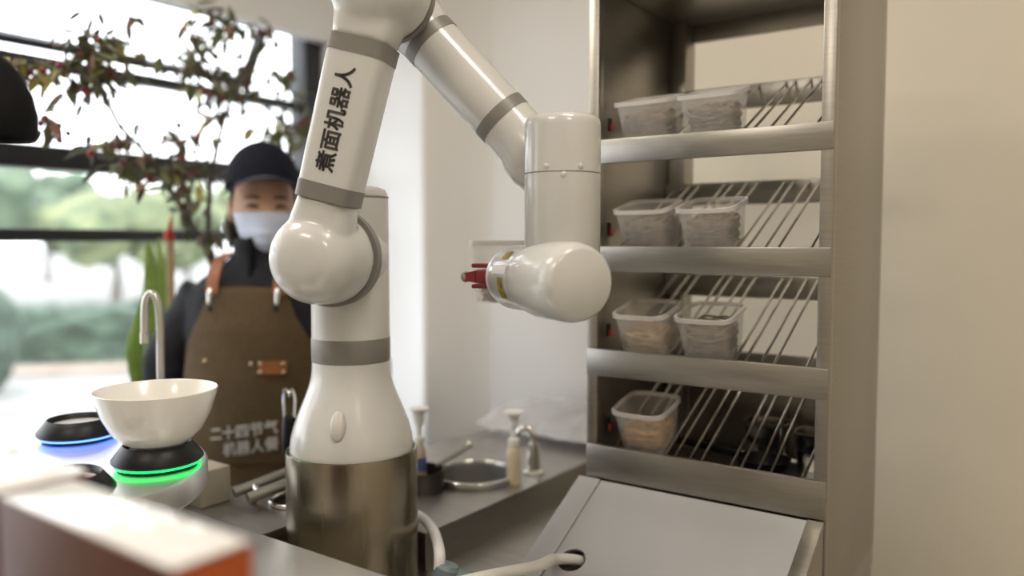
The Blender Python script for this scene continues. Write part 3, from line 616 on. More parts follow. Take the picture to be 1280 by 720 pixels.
def stand(x, y, col, label, estr, rad=0.067):
    t = thing('bowl_stand', (x, y, CZ + DT + 0.0005), label, 'stand', 'bowl stands on the turntable')
    mb = MB(); mb.lathe([(0.055, 0), (0.058, 0.001), (0.058, 0.005), (0.0005, 0.005)], seg=48, cap1=False); obj('foot', mb, blackp, t)
    if col: m = mat('led_' + label.split()[-1] + str(round(col[1], 1)), (0.02, 0.02, 0.02), 0.4, emit=col, estr=estr)
    else: m = mat('led_off', (0.5, 0.5, 0.5), 0.4, var=0.02)
    mb = MB(); mb.lathe([(0.0615, 0.0052), (0.0635, 0.0055), (0.0635, 0.0085), (0.0615, 0.0088)], seg=64); obj('light_ring', mb, m, t)
    mb = MB(); mb.lathe([(0.0645, 0.0089), (rad, 0.012), (rad, 0.015), (0.051, 0.036), (0.0495, 0.037), (0.048, 0.036), (0.045, 0.027)], seg=64, cap1=False); obj('body', mb, blackp, t)
    mb = MB(); mb.lathe([(0.0448, 0.022), (0.0448, 0.0265), (0.03, 0.0255), (0.0005, 0.0255)], seg=48, cap1=False); obj('pad', mb, mat('pad_grey', (0.55, 0.55, 0.56), 0.35, var=0.03), t)
    return t
stand(-0.553, 1.232, (0.0, 0.8, 0.10), 'black bowl stand with a green light ring under the white bowl', 3)
stand(-0.772, 1.408, (0.05, 0.15, 1.0), 'empty black bowl stand with a blue light ring on the turntable', 5)
stand(-0.608, 1.062, None, 'unlit black bowl stand on the turntable behind the red boxes', 0)
mb = MB(); mb.lathe([(0.0001, 0.0005), (0.033, 0.0005), (0.035, 0.006), (0.05, 0.014), (0.066, 0.030), (0.079, 0.055), (0.0885, 0.084), (0.0905, 0.0935), (0.0895, 0.0945), (0.0875, 0.093), (0.0765, 0.056), (0.063, 0.033), (0.046, 0.017), (0.0001, 0.010)], seg=72, cap0=False, cap1=False)
tag(obj('noodle_bowl', mb, porc, None, (-0.553, 1.232, CZ + DT + 0.0275)), 'white porcelain noodle bowl on the green lit stand', 'bowl')

# boxes in the very foreground
boxw = mat('box_white_top', (0.88, 0.87, 0.87), 0.18, var=0.02, scale=6, coat=0.5)
def carton(u0, u1, v0, v1, z0, z1, side, label, end=None):
    c = UV((u0 + u1) / 2, (v0 + v1) / 2, z0); t = thing('carton', c, label, 'box', 'cartons on the service counter', ROT); h = ((u1 - u0) / 2, (v1 - v0) / 2)
    mb = MB(); mb.box((-h[0], -h[1], 0), (h[0], h[1], z1 - z0 - 0.003), 0.002); obj('body', mb, side, t)
    mb = MB(); mb.box((-h[0] + 0.001, -h[1] + 0.001, z1 - z0 - 0.0028), (h[0] - 0.001, h[1] - 0.001, z1 - z0), 0.001); obj('lid', mb, boxw, t)
    if end: mb = MB(); mb.box((h[0] + 0.0002, -h[1] + 0.001, 0.001), (h[0] + 0.0012, h[1] - 0.001, z1 - z0 - 0.004)); obj('end_panel', mb, end, t)
rd = mat('carton_red', (0.12, 0.018, 0.014), 0.4, var=0.2, scale=12); br = mat('carton_brown', (0.11, 0.034, 0.018), 0.4, var=0.2, scale=12); og = mat('carton_orange', (0.50, 0.10, 0.02), 0.4, var=0.1)
carton(-0.69, -0.448, 0.270, 0.328, -0.4495, -0.20, br, 'long white lidded carton with brown sides and orange end', og)
carton(-0.86, -0.695, 0.272, 0.345, -0.4495, -0.198, rd, 'white lidded carton with dark red sides behind the orange ended one')

# cooker unit left of the robot, with pot, baskets and handles
ck = thing('noodle_cooker', UV(-1.29, 0.93, -0.60), 'low steel noodle cooker with round well between turntable and robot base', 'cooker', rz=ROT)
def kp(u, v, z): return (u + 1.29, v - 0.93, z + 0.60)
ku, kv = uvat(370, 627, -0.50)
mb = MB(); holed_plate(mb, *(kp(-1.40, 0, 0)[0], kp(-1.125, 0, 0)[0], kp(0, 0.80, 0)[1], kp(0, 1.065, 0)[1]), 0.096, 0.10, [(min(ku + 1.29, 0.1), kv - 0.93, 0.05)]); obj('cooker_top', mb, steelb, ck)
mb = MB()
for lo, hi in (((-1.40, 0.80, -0.60), (-1.394, 1.065, -0.5045)), ((-1.131, 0.80, -0.60), (-1.125, 1.065, -0.5045)), ((-1.394, 0.80, -0.60), (-1.131, 0.806, -0.5045)), ((-1.394, 1.059, -0.60), (-1.131, 1.065, -0.5045))): mb.box(kp(*lo), kp(*hi))
obj('cooker_skirt', mb, steel, ck)
wx, wy = min(ku + 1.29, 0.1), kv - 0.93
mb = MB(); mb.lathe([(0.0001, 0.002), (0.046, 0.002), (0.049, 0.094)], (wx, wy, 0), seg=40, cap0=False, cap1=False); obj('well', mb, mat('dark_well', (0.12, 0.12, 0.12), 0.35, 0.9, var=0.1), ck)
mb = MB(); mb.tube([(wx + 0.047 * math.cos(a), wy + 0.047 * math.sin(a), 0.105) for a in [2 * PI * i / 40 for i in range(40)]], 0.0042, 10, True); obj('rim_ring', mb, chrome, ck)
mb = MB(); a0, a1 = P(292, 616, 1.50), P(372, 585, 1.58); dv = a1 - a0; cross = Vector((dv.y, -dv.x, 0)).normalized()
t = thing('serving_rack_handle', a0, 'grey tubular steel handle lying across the cooker behind the robot base', 'handle')
mb = MB(); mb.tube([Vector((0, 0, 0)), dv * 0.5, dv], 0.010, 12); obj('bar', mb, steel, t)
mb = MB(); mb.tube([cross * 0.03 + dv * 0.12 - Z * 0.01, cross * 0.03 + dv * 0.6 - Z * 0.01, cross * 0.03 + dv * 1.0 - Z * 0.01], 0.011, 12); obj('bar', mb, steel, t)
mb = MB(); mb.tube([dv * 0.3, dv * 0.3 + cross * 0.03 - Z * 0.01], 0.008, 10); obj('clamp', mb, chrome, t)
mb = MB(); pz = dv * 0.3; mb.cyl(Vector((pz.x, pz.y, CZ - 0.4995 - a0.z)), pz, 0.006); obj('post', mb, steel, t)
sb = P(362, 560, 1.60)
t = thing('strainer_handle', sb, 'upright black strainer handle with steel wire loop before the apron', 'strainer')
mb = MB(); mb.lathe([(0.010, -0.02), (0.014, -0.01), (0.015, 0.05), (0.013, 0.062), (0.006, 0.066)], (0, 0, 0), (0, 0.05, 1), 16); obj('grip', mb, blackp, t)
mb = MB(); mb.tube(bez([(-0.009, 0, 0.05), (-0.011, 0, 0.10), (-0.008, 0, 0.118), (0.0, 0, 0.11), (0.002, 0, 0.105), (0.006, 0, 0.118), (0.012, 0, 0.10), (0.009, 0, 0.05)], 5), 0.0032, 8); obj('wire_loop', mb, chrome, t)
mb = MB(); mb.cyl((0, 0, CZ - 0.4995 - sb.z), (0, 0, -0.018), 0.0045, seg=10); obj('shaft', mb, chrome, t)
# gooseneck faucet behind the bowl
fb = P(201, 475, 1.55); fz = CZ - 0.45
t = thing('gooseneck_faucet', (fb.x, fb.y, fz), 'slim brushed steel gooseneck faucet behind the white bowl', 'faucet')
def fl(px, py, d=1.55): return P(px, py, d) - Vector((fb.x, fb.y, fz))
mb = MB(); mb.tube([Vector((0, 0, 0.01))] + bez([fl(201, 470), fl(200, 410), fl(198, 384), fl(194, 371), fl(188, 367), fl(183, 374), fl(181, 390), fl(181, 426)], 5), 0.0075, 14); obj('spout', mb, mat('brushed_faucet', (0.60, 0.58, 0.55), 0.32, 0.9, var=0.04), t)
mb = MB(); mb.cyl(fl(181, 416), fl(181, 429), 0.0085); obj('aerator', mb, chrome, t)
mb = MB(); mb.lathe([(0.02, 0.0), (0.02, 0.006), (0.012, 0.014), (0.012, 0.04), (0.0085, 0.044)], seg=24); obj('faucet_base', mb, chrome, t)
u_, v_ = Vector((fb.x, fb.y, 0)).dot(AU), Vector((fb.x, fb.y, 0)).dot(AV)
fsb = tag(roombox('side_shelf', (u_ - 0.30, v_ - 0.09, -0.47), (u_ + 0.06, v_ + 0.09, -0.4505), steelb, 0.003), 'small steel side shelf under the gooseneck faucet', 'shelf')
obj('shelf_leg', MB().box((-0.10, -0.03, FL + 0.47 + 0.0), (0.10, 0.03, 0)), steel, fsb)

# black pendant lamp at the left
pc = P(-16, 175, 0.95)
t = thing('pendant_lamp', pc, 'black dome pendant lamp hanging close to the window', 'lamp')
mb = MB(); mb.lathe([(0.046, 0.006), (0.050, 0.0), (0.0535, 0.006), (0.054, 0.03), (0.049, 0.055), (0.036, 0.082), (0.022, 0.098), (0.012, 0.104), (0.0115, 0.10), (0.02, 0.094), (0.034, 0.079), (0.0465, 0.053), (0.050, 0.03), (0.046, 0.006)], seg=40, cap0=False, cap1=False); obj('lamp_shade', mb, blackm, t)
mb = MB(); mb.cyl((0, 0, 0.10), (0, 0, CZ + CEIL - pc.z), 0.003, seg=8); obj('cord', mb, blackm, t)
mb = MB(); mb.sphere((0, 0, 0.05), 0.018, (1, 1, 1.3), 12, 8); mb.cyl((0, 0, 0.06), (0, 0, 0.1), 0.009); obj('bulb', mb, whitep, t)

# ------------------------------------------------------------------ fruit tree behind the worker
def dt(px, u=-1.98): return -u / (0.5798 - 0.8147 * (px - 640) / 1000)
def T(px, py, du=0.0): return P(px, py, dt(px, -1.98 + du))
tb = T(283, 360, -0.1); tb.z = 0
tree = thing('berry_tree', tb, 'thin branched artificial tree with drooping leaves and red berries behind the worker', 'tree')
branchm = mat('twig_bark', (0.10, 0.085, 0.075), 0.8, var=0.2, scale=30); leafm = mat('tree_leaf', (0.14, 0.165, 0.07), 0.55, var=0.3, scale=25); leafy = mat('yellowing_leaf', (0.42, 0.38, 0.10), 0.55, var=0.3, scale=25); leafr = mat('reddish_leaf', (0.24, 0.13, 0.09), 0.55, var=0.25, scale=25); berrym = mat('red_berry', (0.17, 0.010, 0.02), 0.3, var=0.3, scale=40)
mb = MB(); mb.lathe([(0.08, 0), (0.09, 0.02), (0.105, 0.28), (0.11, 0.30), (0.10, 0.30), (0.095, 0.26), (0.0005, 0.26)], seg=32, cap1=False); obj('pot', mb, mat('dark_pot', (0.08, 0.075, 0.07), 0.6, var=0.1), tree)
BR = [([(283, 360), (262, 322), (262, 240), (268, 200), (280, 150), (292, 118), (300, 95), (318, 60)], 0.009),
      ([(276, 340), (258, 312), (228, 262), (205, 226), (180, 190), (152, 160), (136, 130), (122, 90), (118, 50)], 0.009),
      ([(150, 160), (128, 118), (90, 88), (50, 78), (15, 72)], 0.004), ([(136, 130), (90, 128), (60, 140)], 0.0025), ([(122, 90), (100, 55), (92, 40)], 0.003), ([(122, 90), (150, 45), (165, 40)], 0.003),
      ([(292, 118), (262, 80), (240, 40), (245, 15)], 0.0035), ([(280, 120), (250, 92), (225, 70)], 0.003), ([(300, 95), (335, 88), (352, 92)], 0.003), ([(264, 230), (320, 180), (355, 160), (390, 150)], 0.004), ([(205, 226), (180, 205), (160, 205)], 0.003), ([(205, 226), (235, 210), (255, 200)], 0.003), ([(228, 262), (240, 240), (250, 232)], 0.003), ([(262, 240), (240, 175), (228, 150)], 0.003), ([(255, 300), (270, 290), (280, 280)], 0.0025)]
mb = MB(); tp = Vector((tb.x, tb.y, 0.25)); mb.tube([tp - tb, Vector((0, 0.0, 0.7)), T(283, 360) - tb], [0.016, 0.013, 0.008], 8)
for pts, r in BR:
    q = bez([T(x, y, 0.05 * math.sin(x * 0.37 + y * 0.11)) - tb for x, y in pts], 5); mb.tube(q, [max(0.0016, r * (1 - 0.65 * i / len(q))) for i in range(len(q))], 7)
obj('branches', mb, branchm, tree)
def leaf_mesh(nm, m):
    mb = MB()
    def f(a, b):
        wd = 0.0085 * math.sin(PI * min(1, a * 0.97 + 0.03)) ** 0.8; x = (b - 0.5) * 2 * wd; return Vector((x, 0.052 * a, -0.016 * a * a - 0.25 * abs(x)))
    mb.grid(f, 6, 2); me = mb.mesh(nm); me.materials.append(m); return me
LM = [leaf_mesh('leaf', leafm), leaf_mesh('leaf', leafy), leaf_mesh('leaf', leafr)]
mb = MB(); mb.ico((0, 0, 0), 0.0085, 2, (1, 1, 1.1)); BM_ = mb.mesh('berry'); BM_.materials.append(berrym)
CL = [(118, 58, 34, 28, 32, 6), (130, 92, 26, 14, 12, 8), (60, 86, 36, 10, 12, 6), (25, 80, 16, 12, 6, 3), (92, 108, 22, 16, 6, 5), (255, 45, 28, 28, 18, 5), (236, 72, 26, 16, 12, 3), (282, 112, 30, 20, 18, 16), (300, 92, 20, 20, 10, 4), (345, 95, 22, 14, 9, 1), (360, 160, 26, 22, 16, 5), (385, 150, 12, 20, 6, 1), (165, 205, 22, 14, 10, 8), (210, 208, 26, 16, 16, 8), (240, 218, 20, 12, 9, 3), (232, 250, 18, 12, 7, 7), (238, 165, 20, 20, 6, 4), (60, 152, 20, 14, 4, 5), (120, 180, 14, 10, 3, 4), (270, 20, 30, 14, 6, 2), (325, 40, 18, 16, 5, 2), (205, 165, 20, 20, 4, 2), (265, 292, 16, 8, 4, 5), (150, 170, 18, 14, 5, 3), (165, 200, 24, 10, 4, 5)]
rr = random.Random(3)
for cx, cy, sx, sy, nl, nb in CL:
    for i in range(nl):
        q = T(cx + rr.gauss(0, sx * 0.7), cy + rr.gauss(0, sy * 0.7), rr.uniform(-0.10, 0.10)) - tb
        w_ = rr.random(); o = link('leaf', LM[0 if w_ < 0.6 else (1 if w_ < 0.78 else 2)], None, tree); o.location = q
        o.rotation_euler = (rr.uniform(-1.2, 0.2), rr.uniform(-0.5, 0.5), rr.uniform(0, 2 * PI)); s = rr.uniform(0.9, 1.3); o.scale = (s * 1.25, s, s)
    for i in range(nb):
        q = T(cx + rr.gauss(0, sx * 0.55), cy + 6 + rr.gauss(0, sy * 0.5), rr.uniform(-0.08, 0.08)) - tb
        o = link('berry', BM_, None, tree); o.location = q; s = rr.uniform(0.75, 1.15); o.scale = (s, s, s)

mb = MB()          # the many smaller leaves between the big ones
for cx, cy, sx, sy, nl, nb in CL:
    for i in range(int(nl * 2.3)):
        q = T(cx + rr.gauss(0, sx * 0.75), cy + rr.gauss(0, sy * 0.75), rr.uniform(-0.10, 0.10)) - tb
        M = Matrix.Translation(q) @ Matrix.Rotation(rr.uniform(0, 2 * PI), 4, 'Z') @ Matrix.Rotation(rr.uniform(-1.2, 0.2), 4, 'X') @ Matrix.Rotation(rr.uniform(-0.6, 0.6), 4, 'Y'); k = rr.uniform(0.9, 1.5)
        v = [mb.bm.verts.new(M @ Vector(p) * 1.0) for p in ((0, 0, 0), (0.007 * k, 0.018 * k, -0.003), (0.006 * k, 0.032 * k, -0.006), (0, 0.046 * k, -0.014), (-0.006 * k, 0.032 * k, -0.006), (-0.007 * k, 0.018 * k, -0.003))]
        mb.bm.faces.new(v[:4]); mb.bm.faces.new([v[0], v[3], v[4], v[5]])
obj('small_leaves', mb, mat('small_leaf', (0.12, 0.14, 0.06), 0.6, scale=18, col2=(0.09, 0.055, 0.04)), tree)['kind'] = 'stuff'

# leafy potted plant and ribboned stake behind the worker
pb = T(196, 470, -0.1); pb.z = 0
t = thing('strap_leaf_plant', pb, 'tall plant with bright green strap leaves behind the shoulder of the worker', 'plant')
mb = MB(); mb.lathe([(0.075, 0), (0.09, 0.3), (0.094, 0.32), (0.084, 0.32), (0.08, 0.28), (0.0005, 0.28)], seg=28, cap1=False); obj('pot', mb, MATS['dark_pot'], t)
slm = mat('strap_leaf', (0.36, 0.52, 0.12), 0.45, scale=9, col2=(0.16, 0.30, 0.05))
for pts, wd in (([(205, 620), (180, 500), (170, 440), (178, 395), (188, 350)], 0.024), ([(206, 620), (196, 470), (192, 390), (190, 340), (187, 302)], 0.026), ([(207, 620), (204, 470), (202, 400), (204, 350), (200, 298)], 0.021), ([(205, 620), (186, 520), (174, 470), (166, 440), (168, 410)], 0.020)):
    q = bez([T(x, y, -0.09) - pb for x, y in pts], 5); n = len(q)
    def sf(a, b, q=q, n=n, wd=wd): i = min(n - 1, int(round(a * (n - 1)))); k = wd * math.sin(PI * (0.12 + 0.86 * a)) ** 0.7; return q[i] + AV * (b - 0.5) * 2 * k + Z * 0.0 - AU * 0.012 * abs(b - 0.5)
    mb = MB(); mb.grid(sf, n - 1, 4, 0.0012); obj('leaf', mb, slm, t)
s0, s1 = T(214, 560, -0.06), T(212, 296, -0.06); s0.z = 0.27
mb = MB(); mb.tube([s0 - pb, s1 - pb], 0.011, 10); st = obj('stake', mb, mat('bamboo_stake', (0.42, 0.32, 0.18), 0.6, var=0.15), t)
mb = MB(); mb.tube([T(211, 301, -0.06) - pb, T(212, 288, -0.06) - pb], 0.0135, 12); obj('ribbon', mb, mat('red_ribbon', (0.5, 0.03, 0.02), 0.5, var=0.1), st)
mb = MB(); mb.tube([T(212, 290, -0.06) - pb, T(213, 280, -0.06) - pb, T(216, 268, -0.06) - pb], [0.009, 0.006, 0.002], 10); obj('stake_tip', mb, mat('orange_tip', (0.55, 0.18, 0.04), 0.5, var=0.1), st)

# ------------------------------------------------------------------ the worker
wp = P(333, 400, 2.04); wrk = thing('person', (wp.x, wp.y, 0), 'person in navy cap, face mask, dark jacket and brown apron behind the counter', 'person', rz=math.radians(-5))
skin = mat('skin', (0.55, 0.33, 0.22), 0.5, var=0.06, scale=12, sss=0.08); hairm = mat('dark_hair', (0.035, 0.022, 0.016), 0.5, var=0.3, scale=40, stretch=(6, 6, 1))
jackm = mat('charcoal_jacket', (0.016, 0.017, 0.022), 0.8, var=0.18, scale=14, bump=0.4, spec=0.25); apronm = mat('brown_apron', (0.082, 0.051, 0.018), 0.8, var=0.1, scale=60, bump=0.15)
leather = mat('tan_leather', (0.27, 0.10, 0.045), 0.5, var=0.15, scale=30); capm = mat('navy_cap', (0.007, 0.008, 0.017), 0.8, var=0.15, scale=30, bump=0.2, spec=0.2); maskm = mat('mask_fabric', (0.60, 0.67, 0.84), 0.8, var=0.04, scale=20, bump=0.1)
HEADC = Vector((0.0, -0.005, 1.515)); HYAW = math.radians(27)
HM = Matrix.Translation(HEADC) @ Matrix.Rotation(HYAW, 4, 'Z') @ Matrix.Rotation(math.radians(4), 4, 'X')
def head_pt(a, z, g=0.0):
    # point of the head surface: a = angle from the face direction, z in head coordinates (-0.12..0.12)
    k = z / 0.122; k = max(-0.995, min(0.995, k)); rr_ = math.sqrt(1 - k * k); wx_ = 0.073 * (1 + 0.06 * k) * rr_ ** 0.75; wy_ = 0.094 * rr_ ** 0.7
    if k < 0: wx_ *= 1 - 0.22 * k * k; wy_ *= 1 - 0.08 * k * k
    return Vector((math.sin(a) * (wx_ + g), -math.cos(a) * (wy_ + g) + (0.008 if math.cos(a) < 0 else 0) * -math.cos(a), z))
def RG(z, rx, ry, cy=0.0, n=2.3): return ring((0, cy, z), X, Y, rx, ry, n, 48)
def hand(mb, w, fwd, up, side):
    r = fwd.cross(up).normalized() * side
    mb.loft([ring(w, r, up, 0.024, 0.019, 2.4, 16), ring(w + fwd * 0.03, r, up, 0.034, 0.017, 2.6, 16), ring(w + fwd * 0.075, r, up, 0.040, 0.015, 2.8, 16), ring(w + fwd * 0.092, r, up, 0.036, 0.012, 2.8, 16)])
    for i, (off, ln) in enumerate(((-0.029, 0.062), (-0.010, 0.072), (0.010, 0.068), (0.029, 0.052))):
        b = w + fwd * 0.08 + r * off; k1 = b + fwd * ln * 0.45 - up * 0.006; k2 = k1 + fwd * ln * 0.32 - up * 0.02; k3 = k2 + fwd * ln * 0.12 - up * 0.022; mb.tube([b, k1, k2, k3], [0.0098, 0.009, 0.0085, 0.007], 10)
    b = w + fwd * 0.03 - r * 0.028; mb.tube([b, b - r * 0.022 + fwd * 0.024 - up * 0.006, b - r * 0.028 + fwd * 0.052 - up * 0.014], [0.013, 0.0105, 0.008], 10)
ARM = {}
for s in (-1, 1): ARM[s] = [Vector((s * 0.176, 0.005, 1.296)), Vector((s * 0.242, -0.005, 1.16)), Vector((s * 0.275, -0.015, 1.03)), Vector((s * 0.26, -0.09, 0.92)), Vector((s * 0.22, -0.15, 0.905))]
mb = MB()
rings = []
for i in range(17):
    z = -0.1205 + 0.241 * i / 16; rings.append([HM @ head_pt(2 * PI * k / 40, z) for k in range(40)])
mb.loft(rings)
mb.loft([ring(HM @ Vector((0, 0.018, -0.06)), X, Y, 0.05, 0.052, 2, 24), ring((0, 0.02, 1.43), X, Y, 0.05, 0.052, 2, 24), ring((0, 0.01, 1.37), X, Y, 0.07, 0.06, 2, 24)])
mb.loft([HM and [HM @ Vector(p) for p in q] for q in ([(-0.007, -0.088, 0.022), (0.007, -0.088, 0.022), (0.007, -0.075, 0.022), (-0.007, -0.075, 0.022)], [(-0.017, -0.112, -0.03), (0.017, -0.112, -0.03), (0.02, -0.08, -0.035), (-0.02, -0.08, -0.035)])])   # nose
for s in (-1, 1):
    bmesh.ops.create_uvsphere(mb.bm, u_segments=14, v_segments=10, radius=1, matrix=HM @ Matrix.Translation((s * 0.076, 0.012, -0.008)) @ Matrix.Rotation(s * 0.25, 4, 'Z') @ Matrix.Diagonal((0.010, 0.021, 0.033, 1)))
mb.loft([RG(0.82, 0.165, 0.105), RG(0.95, 0.16, 0.10), RG(1.08, 0.145, 0.095), RG(1.22, 0.165, 0.105), RG(1.32, 0.165, 0.085), RG(1.375, 0.09, 0.06)])
for s in (-1, 1):
    mb.tube(ARM[s], [0.046, 0.042, 0.036, 0.031, 0.024], 14)
    fw = (ARM[s][4] - ARM[s][3]).normalized(); hand(mb, ARM[s][4] - fw * 0.005, fw, (Z - fw * fw.z).normalized(), s)
    mb.tube([(s * 0.085, 0, 0.86), (s * 0.09, -0.005, 0.66), (s * 0.09, 0.0, 0.48), (s * 0.092, 0.01, 0.28), (s * 0.092, 0.012, 0.09)], [0.08, 0.068, 0.05, 0.045, 0.034], 16)
    mb.loft([ring((s * 0.092, 0.02, 0.05), X, Y, 0.034, 0.045, 2, 16), ring((s * 0.092, 0.01, 0.09), X, Y, 0.034, 0.04, 2, 16)])
body = remesh(obj('body', mb, skin, wrk), 0.006, 5)
# jacket
mb = MB()
mb.loft([RG(0.80, 0.198, 0.135), RG(0.86, 0.196, 0.134), RG(1.00, 0.185, 0.125), RG(1.12, 0.190, 0.128), RG(1.22, 0.200, 0.130), RG(1.29, 0.200, 0.116), RG(1.33, 0.170, 0.100), RG(1.37, 0.112, 0.084), RG(1.395, 0.078, 0.074, -0.002, 2), RG(1.415, 0.075, 0.074, -0.004, 2), RG(1.44, 0.074, 0.075, -0.006, 2)])
for s in (-1, 1):
    a = ARM[s]; q = bez([a[0] + Vector((-s * 0.02, 0, 0.0)), a[1], a[2], a[3], a[3].lerp(a[4], 0.85)], 6)
    rad = [0.068 - 0.022 * (i / (len(q) - 1)) + 0.0035 * math.sin(i * 1.7) for i in range(len(q))]
    mb.tube(q, rad, 18)
jk = obj('jacket', mb, jackm, wrk); remesh(jk, 0.007, 7)
for v in jk.data.vertices: v.co += Vector((noise.noise(v.co * 9), noise.noise(v.co * 9 + Vector((5, 0, 0))), 0)) * 0.006 + Vector((noise.noise(v.co * 22), noise.noise(v.co * 22 + Vector((9, 0, 0))), 0)) * 0.003
mb = MB(); mb.box((-0.006, -0.096, 1.335), (0.006, -0.082, 1.44), 0.002); obj('zip', mb, blackm, jk)
# trousers and shoes
mb = MB()
for s in (-1, 1): mb.tube([(s * 0.085, 0, 0.88), (s * 0.092, -0.005, 0.66), (s * 0.092, 0.0, 0.48), (s * 0.094, 0.01, 0.28), (s * 0.094, 0.012, 0.07)], [0.1, 0.085, 0.068, 0.062, 0.06], 20)
mb.loft([RG(0.80, 0.175, 0.115), RG(0.95, 0.165, 0.11)]); remesh(obj('trousers', mb, mat('black_trousers', (0.02, 0.02, 0.023), 0.8, var=0.2, scale=20), wrk), 0.009, 4)
for s in (-1, 1):
    mb = MB(); mb.loft([ring((s * 0.095, -0.045, z), X, Y, a, b, 2.6, 24) for z, a, b in ((0.0, 0.046, 0.13), (0.025, 0.047, 0.131), (0.05, 0.044, 0.12), (0.075, 0.036, 0.085))]); obj('shoe', mb, blackm, wrk)
# apron
def lerp_tab(tab, z):
    tab = sorted(tab)
    if z <= tab[0][0]: return tab[0][1:]
    for a, b in zip(tab, tab[1:]):
        if z <= b[0]: t = (z - a[0]) / (b[0] - a[0]); return tuple(p + (q - p) * t for p, q in zip(a[1:], b[1:]))
    return tab[-1][1:]
TT = [(0.80, 0.205, 0.145), (1.00, 0.198, 0.140), (1.12, 0.199, 0.138), (1.22, 0.206, 0.138), (1.30, 0.20, 0.122), (1.34, 0.17, 0.105)]
AWT = [(0.5, 0.235), (1.02, 0.232), (1.10, 0.218), (1.18, 0.180), (1.25, 0.128), (1.318, 0.098)]
def afront(xa, z, g=0.004):
    rx, ry = lerp_tab(TT, z); rx += g + 0.006; ry += g
    if z < 0.98: ry = 0.141 + g + 0.01 * (0.98 - z)
    a = xa / rx            # arc parameter around the body
    return Vector((rx * math.sin(a), -ry * math.cos(a) ** 0.8 if math.cos(a) > 0 else 0, z))
def af(a, b):
    z = 0.52 + (1.318 - 0.52) * b; hw = lerp_tab(AWT, z)[0]; q = afront((a - 0.5) * 2 * hw, z); q.z += 0.004 * math.cos((a - 0.5) * PI) * (b > 0.98)
    if z < 1.05: q.y += 0.006 * math.sin(a * 14) * (1.05 - z)
    return q
mb = MB(); mb.grid(af, 36, 60, 0.003); ap = obj('apron', mb, apronm, wrk)
mb = MB(); mb.grid(lambda a, b: afront(-0.075 + 0.20 * a, 0.90 + 0.20 * b, 0.0085), 16, 8, 0.002); pk = obj('pocket', mb, mat('apron_pocket', (0.074, 0.046, 0.016), 0.8, var=0.1, scale=60, bump=0.15), ap)
mb = MB(); mb.grid(lambda a, b: afront(0.038 + 0.07 * a, 1.115 + 0.032 * b, 0.012), 6, 3, 0.002); lp = obj('leather_patch', mb, mat('orange_leather', (0.28, 0.10, 0.03), 0.55, var=0.15, scale=30), ap)
riv = mat('brass_rivet', (0.55, 0.42, 0.25), 0.35, 0.9, var=0.05)
for x, z in ((0.044, 1.141), (0.100, 1.141), (0.044, 1.121), (0.100, 1.121), (0.022, 1.141), (-0.10, 1.145)):
    mb = MB(); mb.sphere(afront(x, z, 0.0145), 0.0048, (1, 0.5, 1), 10, 8); obj('rivet', mb, riv, lp if x > 0.03 else ap)
# straps with clasps over the shoulders
for s in (-1, 1):
    xs_ = s * 0.083
    pts = [Vector((xs_, -0.128, 1.305)), Vector((xs_, -0.118, 1.345)), Vector((xs_ * 0.98, -0.088, 1.385)), Vector((xs_ * 0.9, -0.03, 1.402)), Vector((xs_ * 0.85, 0.03, 1.398)), Vector((xs_ * 0.8, 0.09, 1.36)), Vector((xs_ * 0.6, 0.135, 1.25)), Vector((0, 0.148, 1.12))]
    q = bez(pts, 5); n = len(q)
    mb = MB(); mb.grid(lambda a, b: q[min(n - 1, int(round(a * (n - 1))))] + X * (b - 0.5) * 0.030, n - 1, 2, 0.003); sr = obj('strap', mb, leather, wrk)
    mb = MB(); mb.tube([(xs_, -0.134, 1.318), (xs_ + 0.002, -0.14, 1.30), (xs_, -0.142, 1.282)], [0.005, 0.007, 0.004], 10); obj('clasp', mb, chrome, sr)
    mb = MB(); mb.sphere((xs_ + s * -0.002, -0.142, 1.272), 0.0075, (1, 0.6, 1), 12, 8); obj('strap_button', mb, blackp, sr)
# lettering on the apron
aink = mat('pale_print', (0.50, 0.48, 0.45), 0.7, var=0.08, scale=80)
for body_, x0, z0, n in (('二十四节气', -0.088, 0.955, 5), ('机器人餐', -0.052, 0.915, 4)):
    me = text_mesh(body_, 0.034, 0.0010); xs = [v.co.x for v in me.vertices]; k = (0.0345 * n) / (max(xs) - min(xs)); mn = min(xs)
    for v in me.vertices: v.co = afront(x0 + (v.co.x - mn) * k, z0 + v.co.y * k + 0.14 * (x0 + (v.co.x - mn) * k + 0.088), 0.0125)
    link('lettering', me, aink, pk)
# face: eyes, brows
for s in (-1, 1):
    def fpos(x, z, g): a = math.asin(max(-1, min(1, x / 0.072))); return HM @ head_pt(a, z, g)
    mb = MB(); mb.tube([fpos(s * (0.018 + 0.029 * i / 6), 0.004 + 0.0035 * math.sin(PI * i / 6), 0.0015) for i in range(7)], [0.0012, 0.003, 0.0038, 0.0042, 0.0038, 0.003, 0.0012], 8); obj('eye', mb, mat('eye_dark', (0.03, 0.018, 0.012), 0.3, var=0.1), body)
    mb = MB(); mb.tube([fpos(s * (0.014 + 0.038 * i / 6), 0.024 + 0.005 * math.sin(PI * (0.2 + 0.8 * i / 6)), 0.0012) for i in range(7)], [0.0012, 0.0026, 0.003, 0.003, 0.0028, 0.002, 0.001], 8); obj('eyebrow', mb, hairm, body)
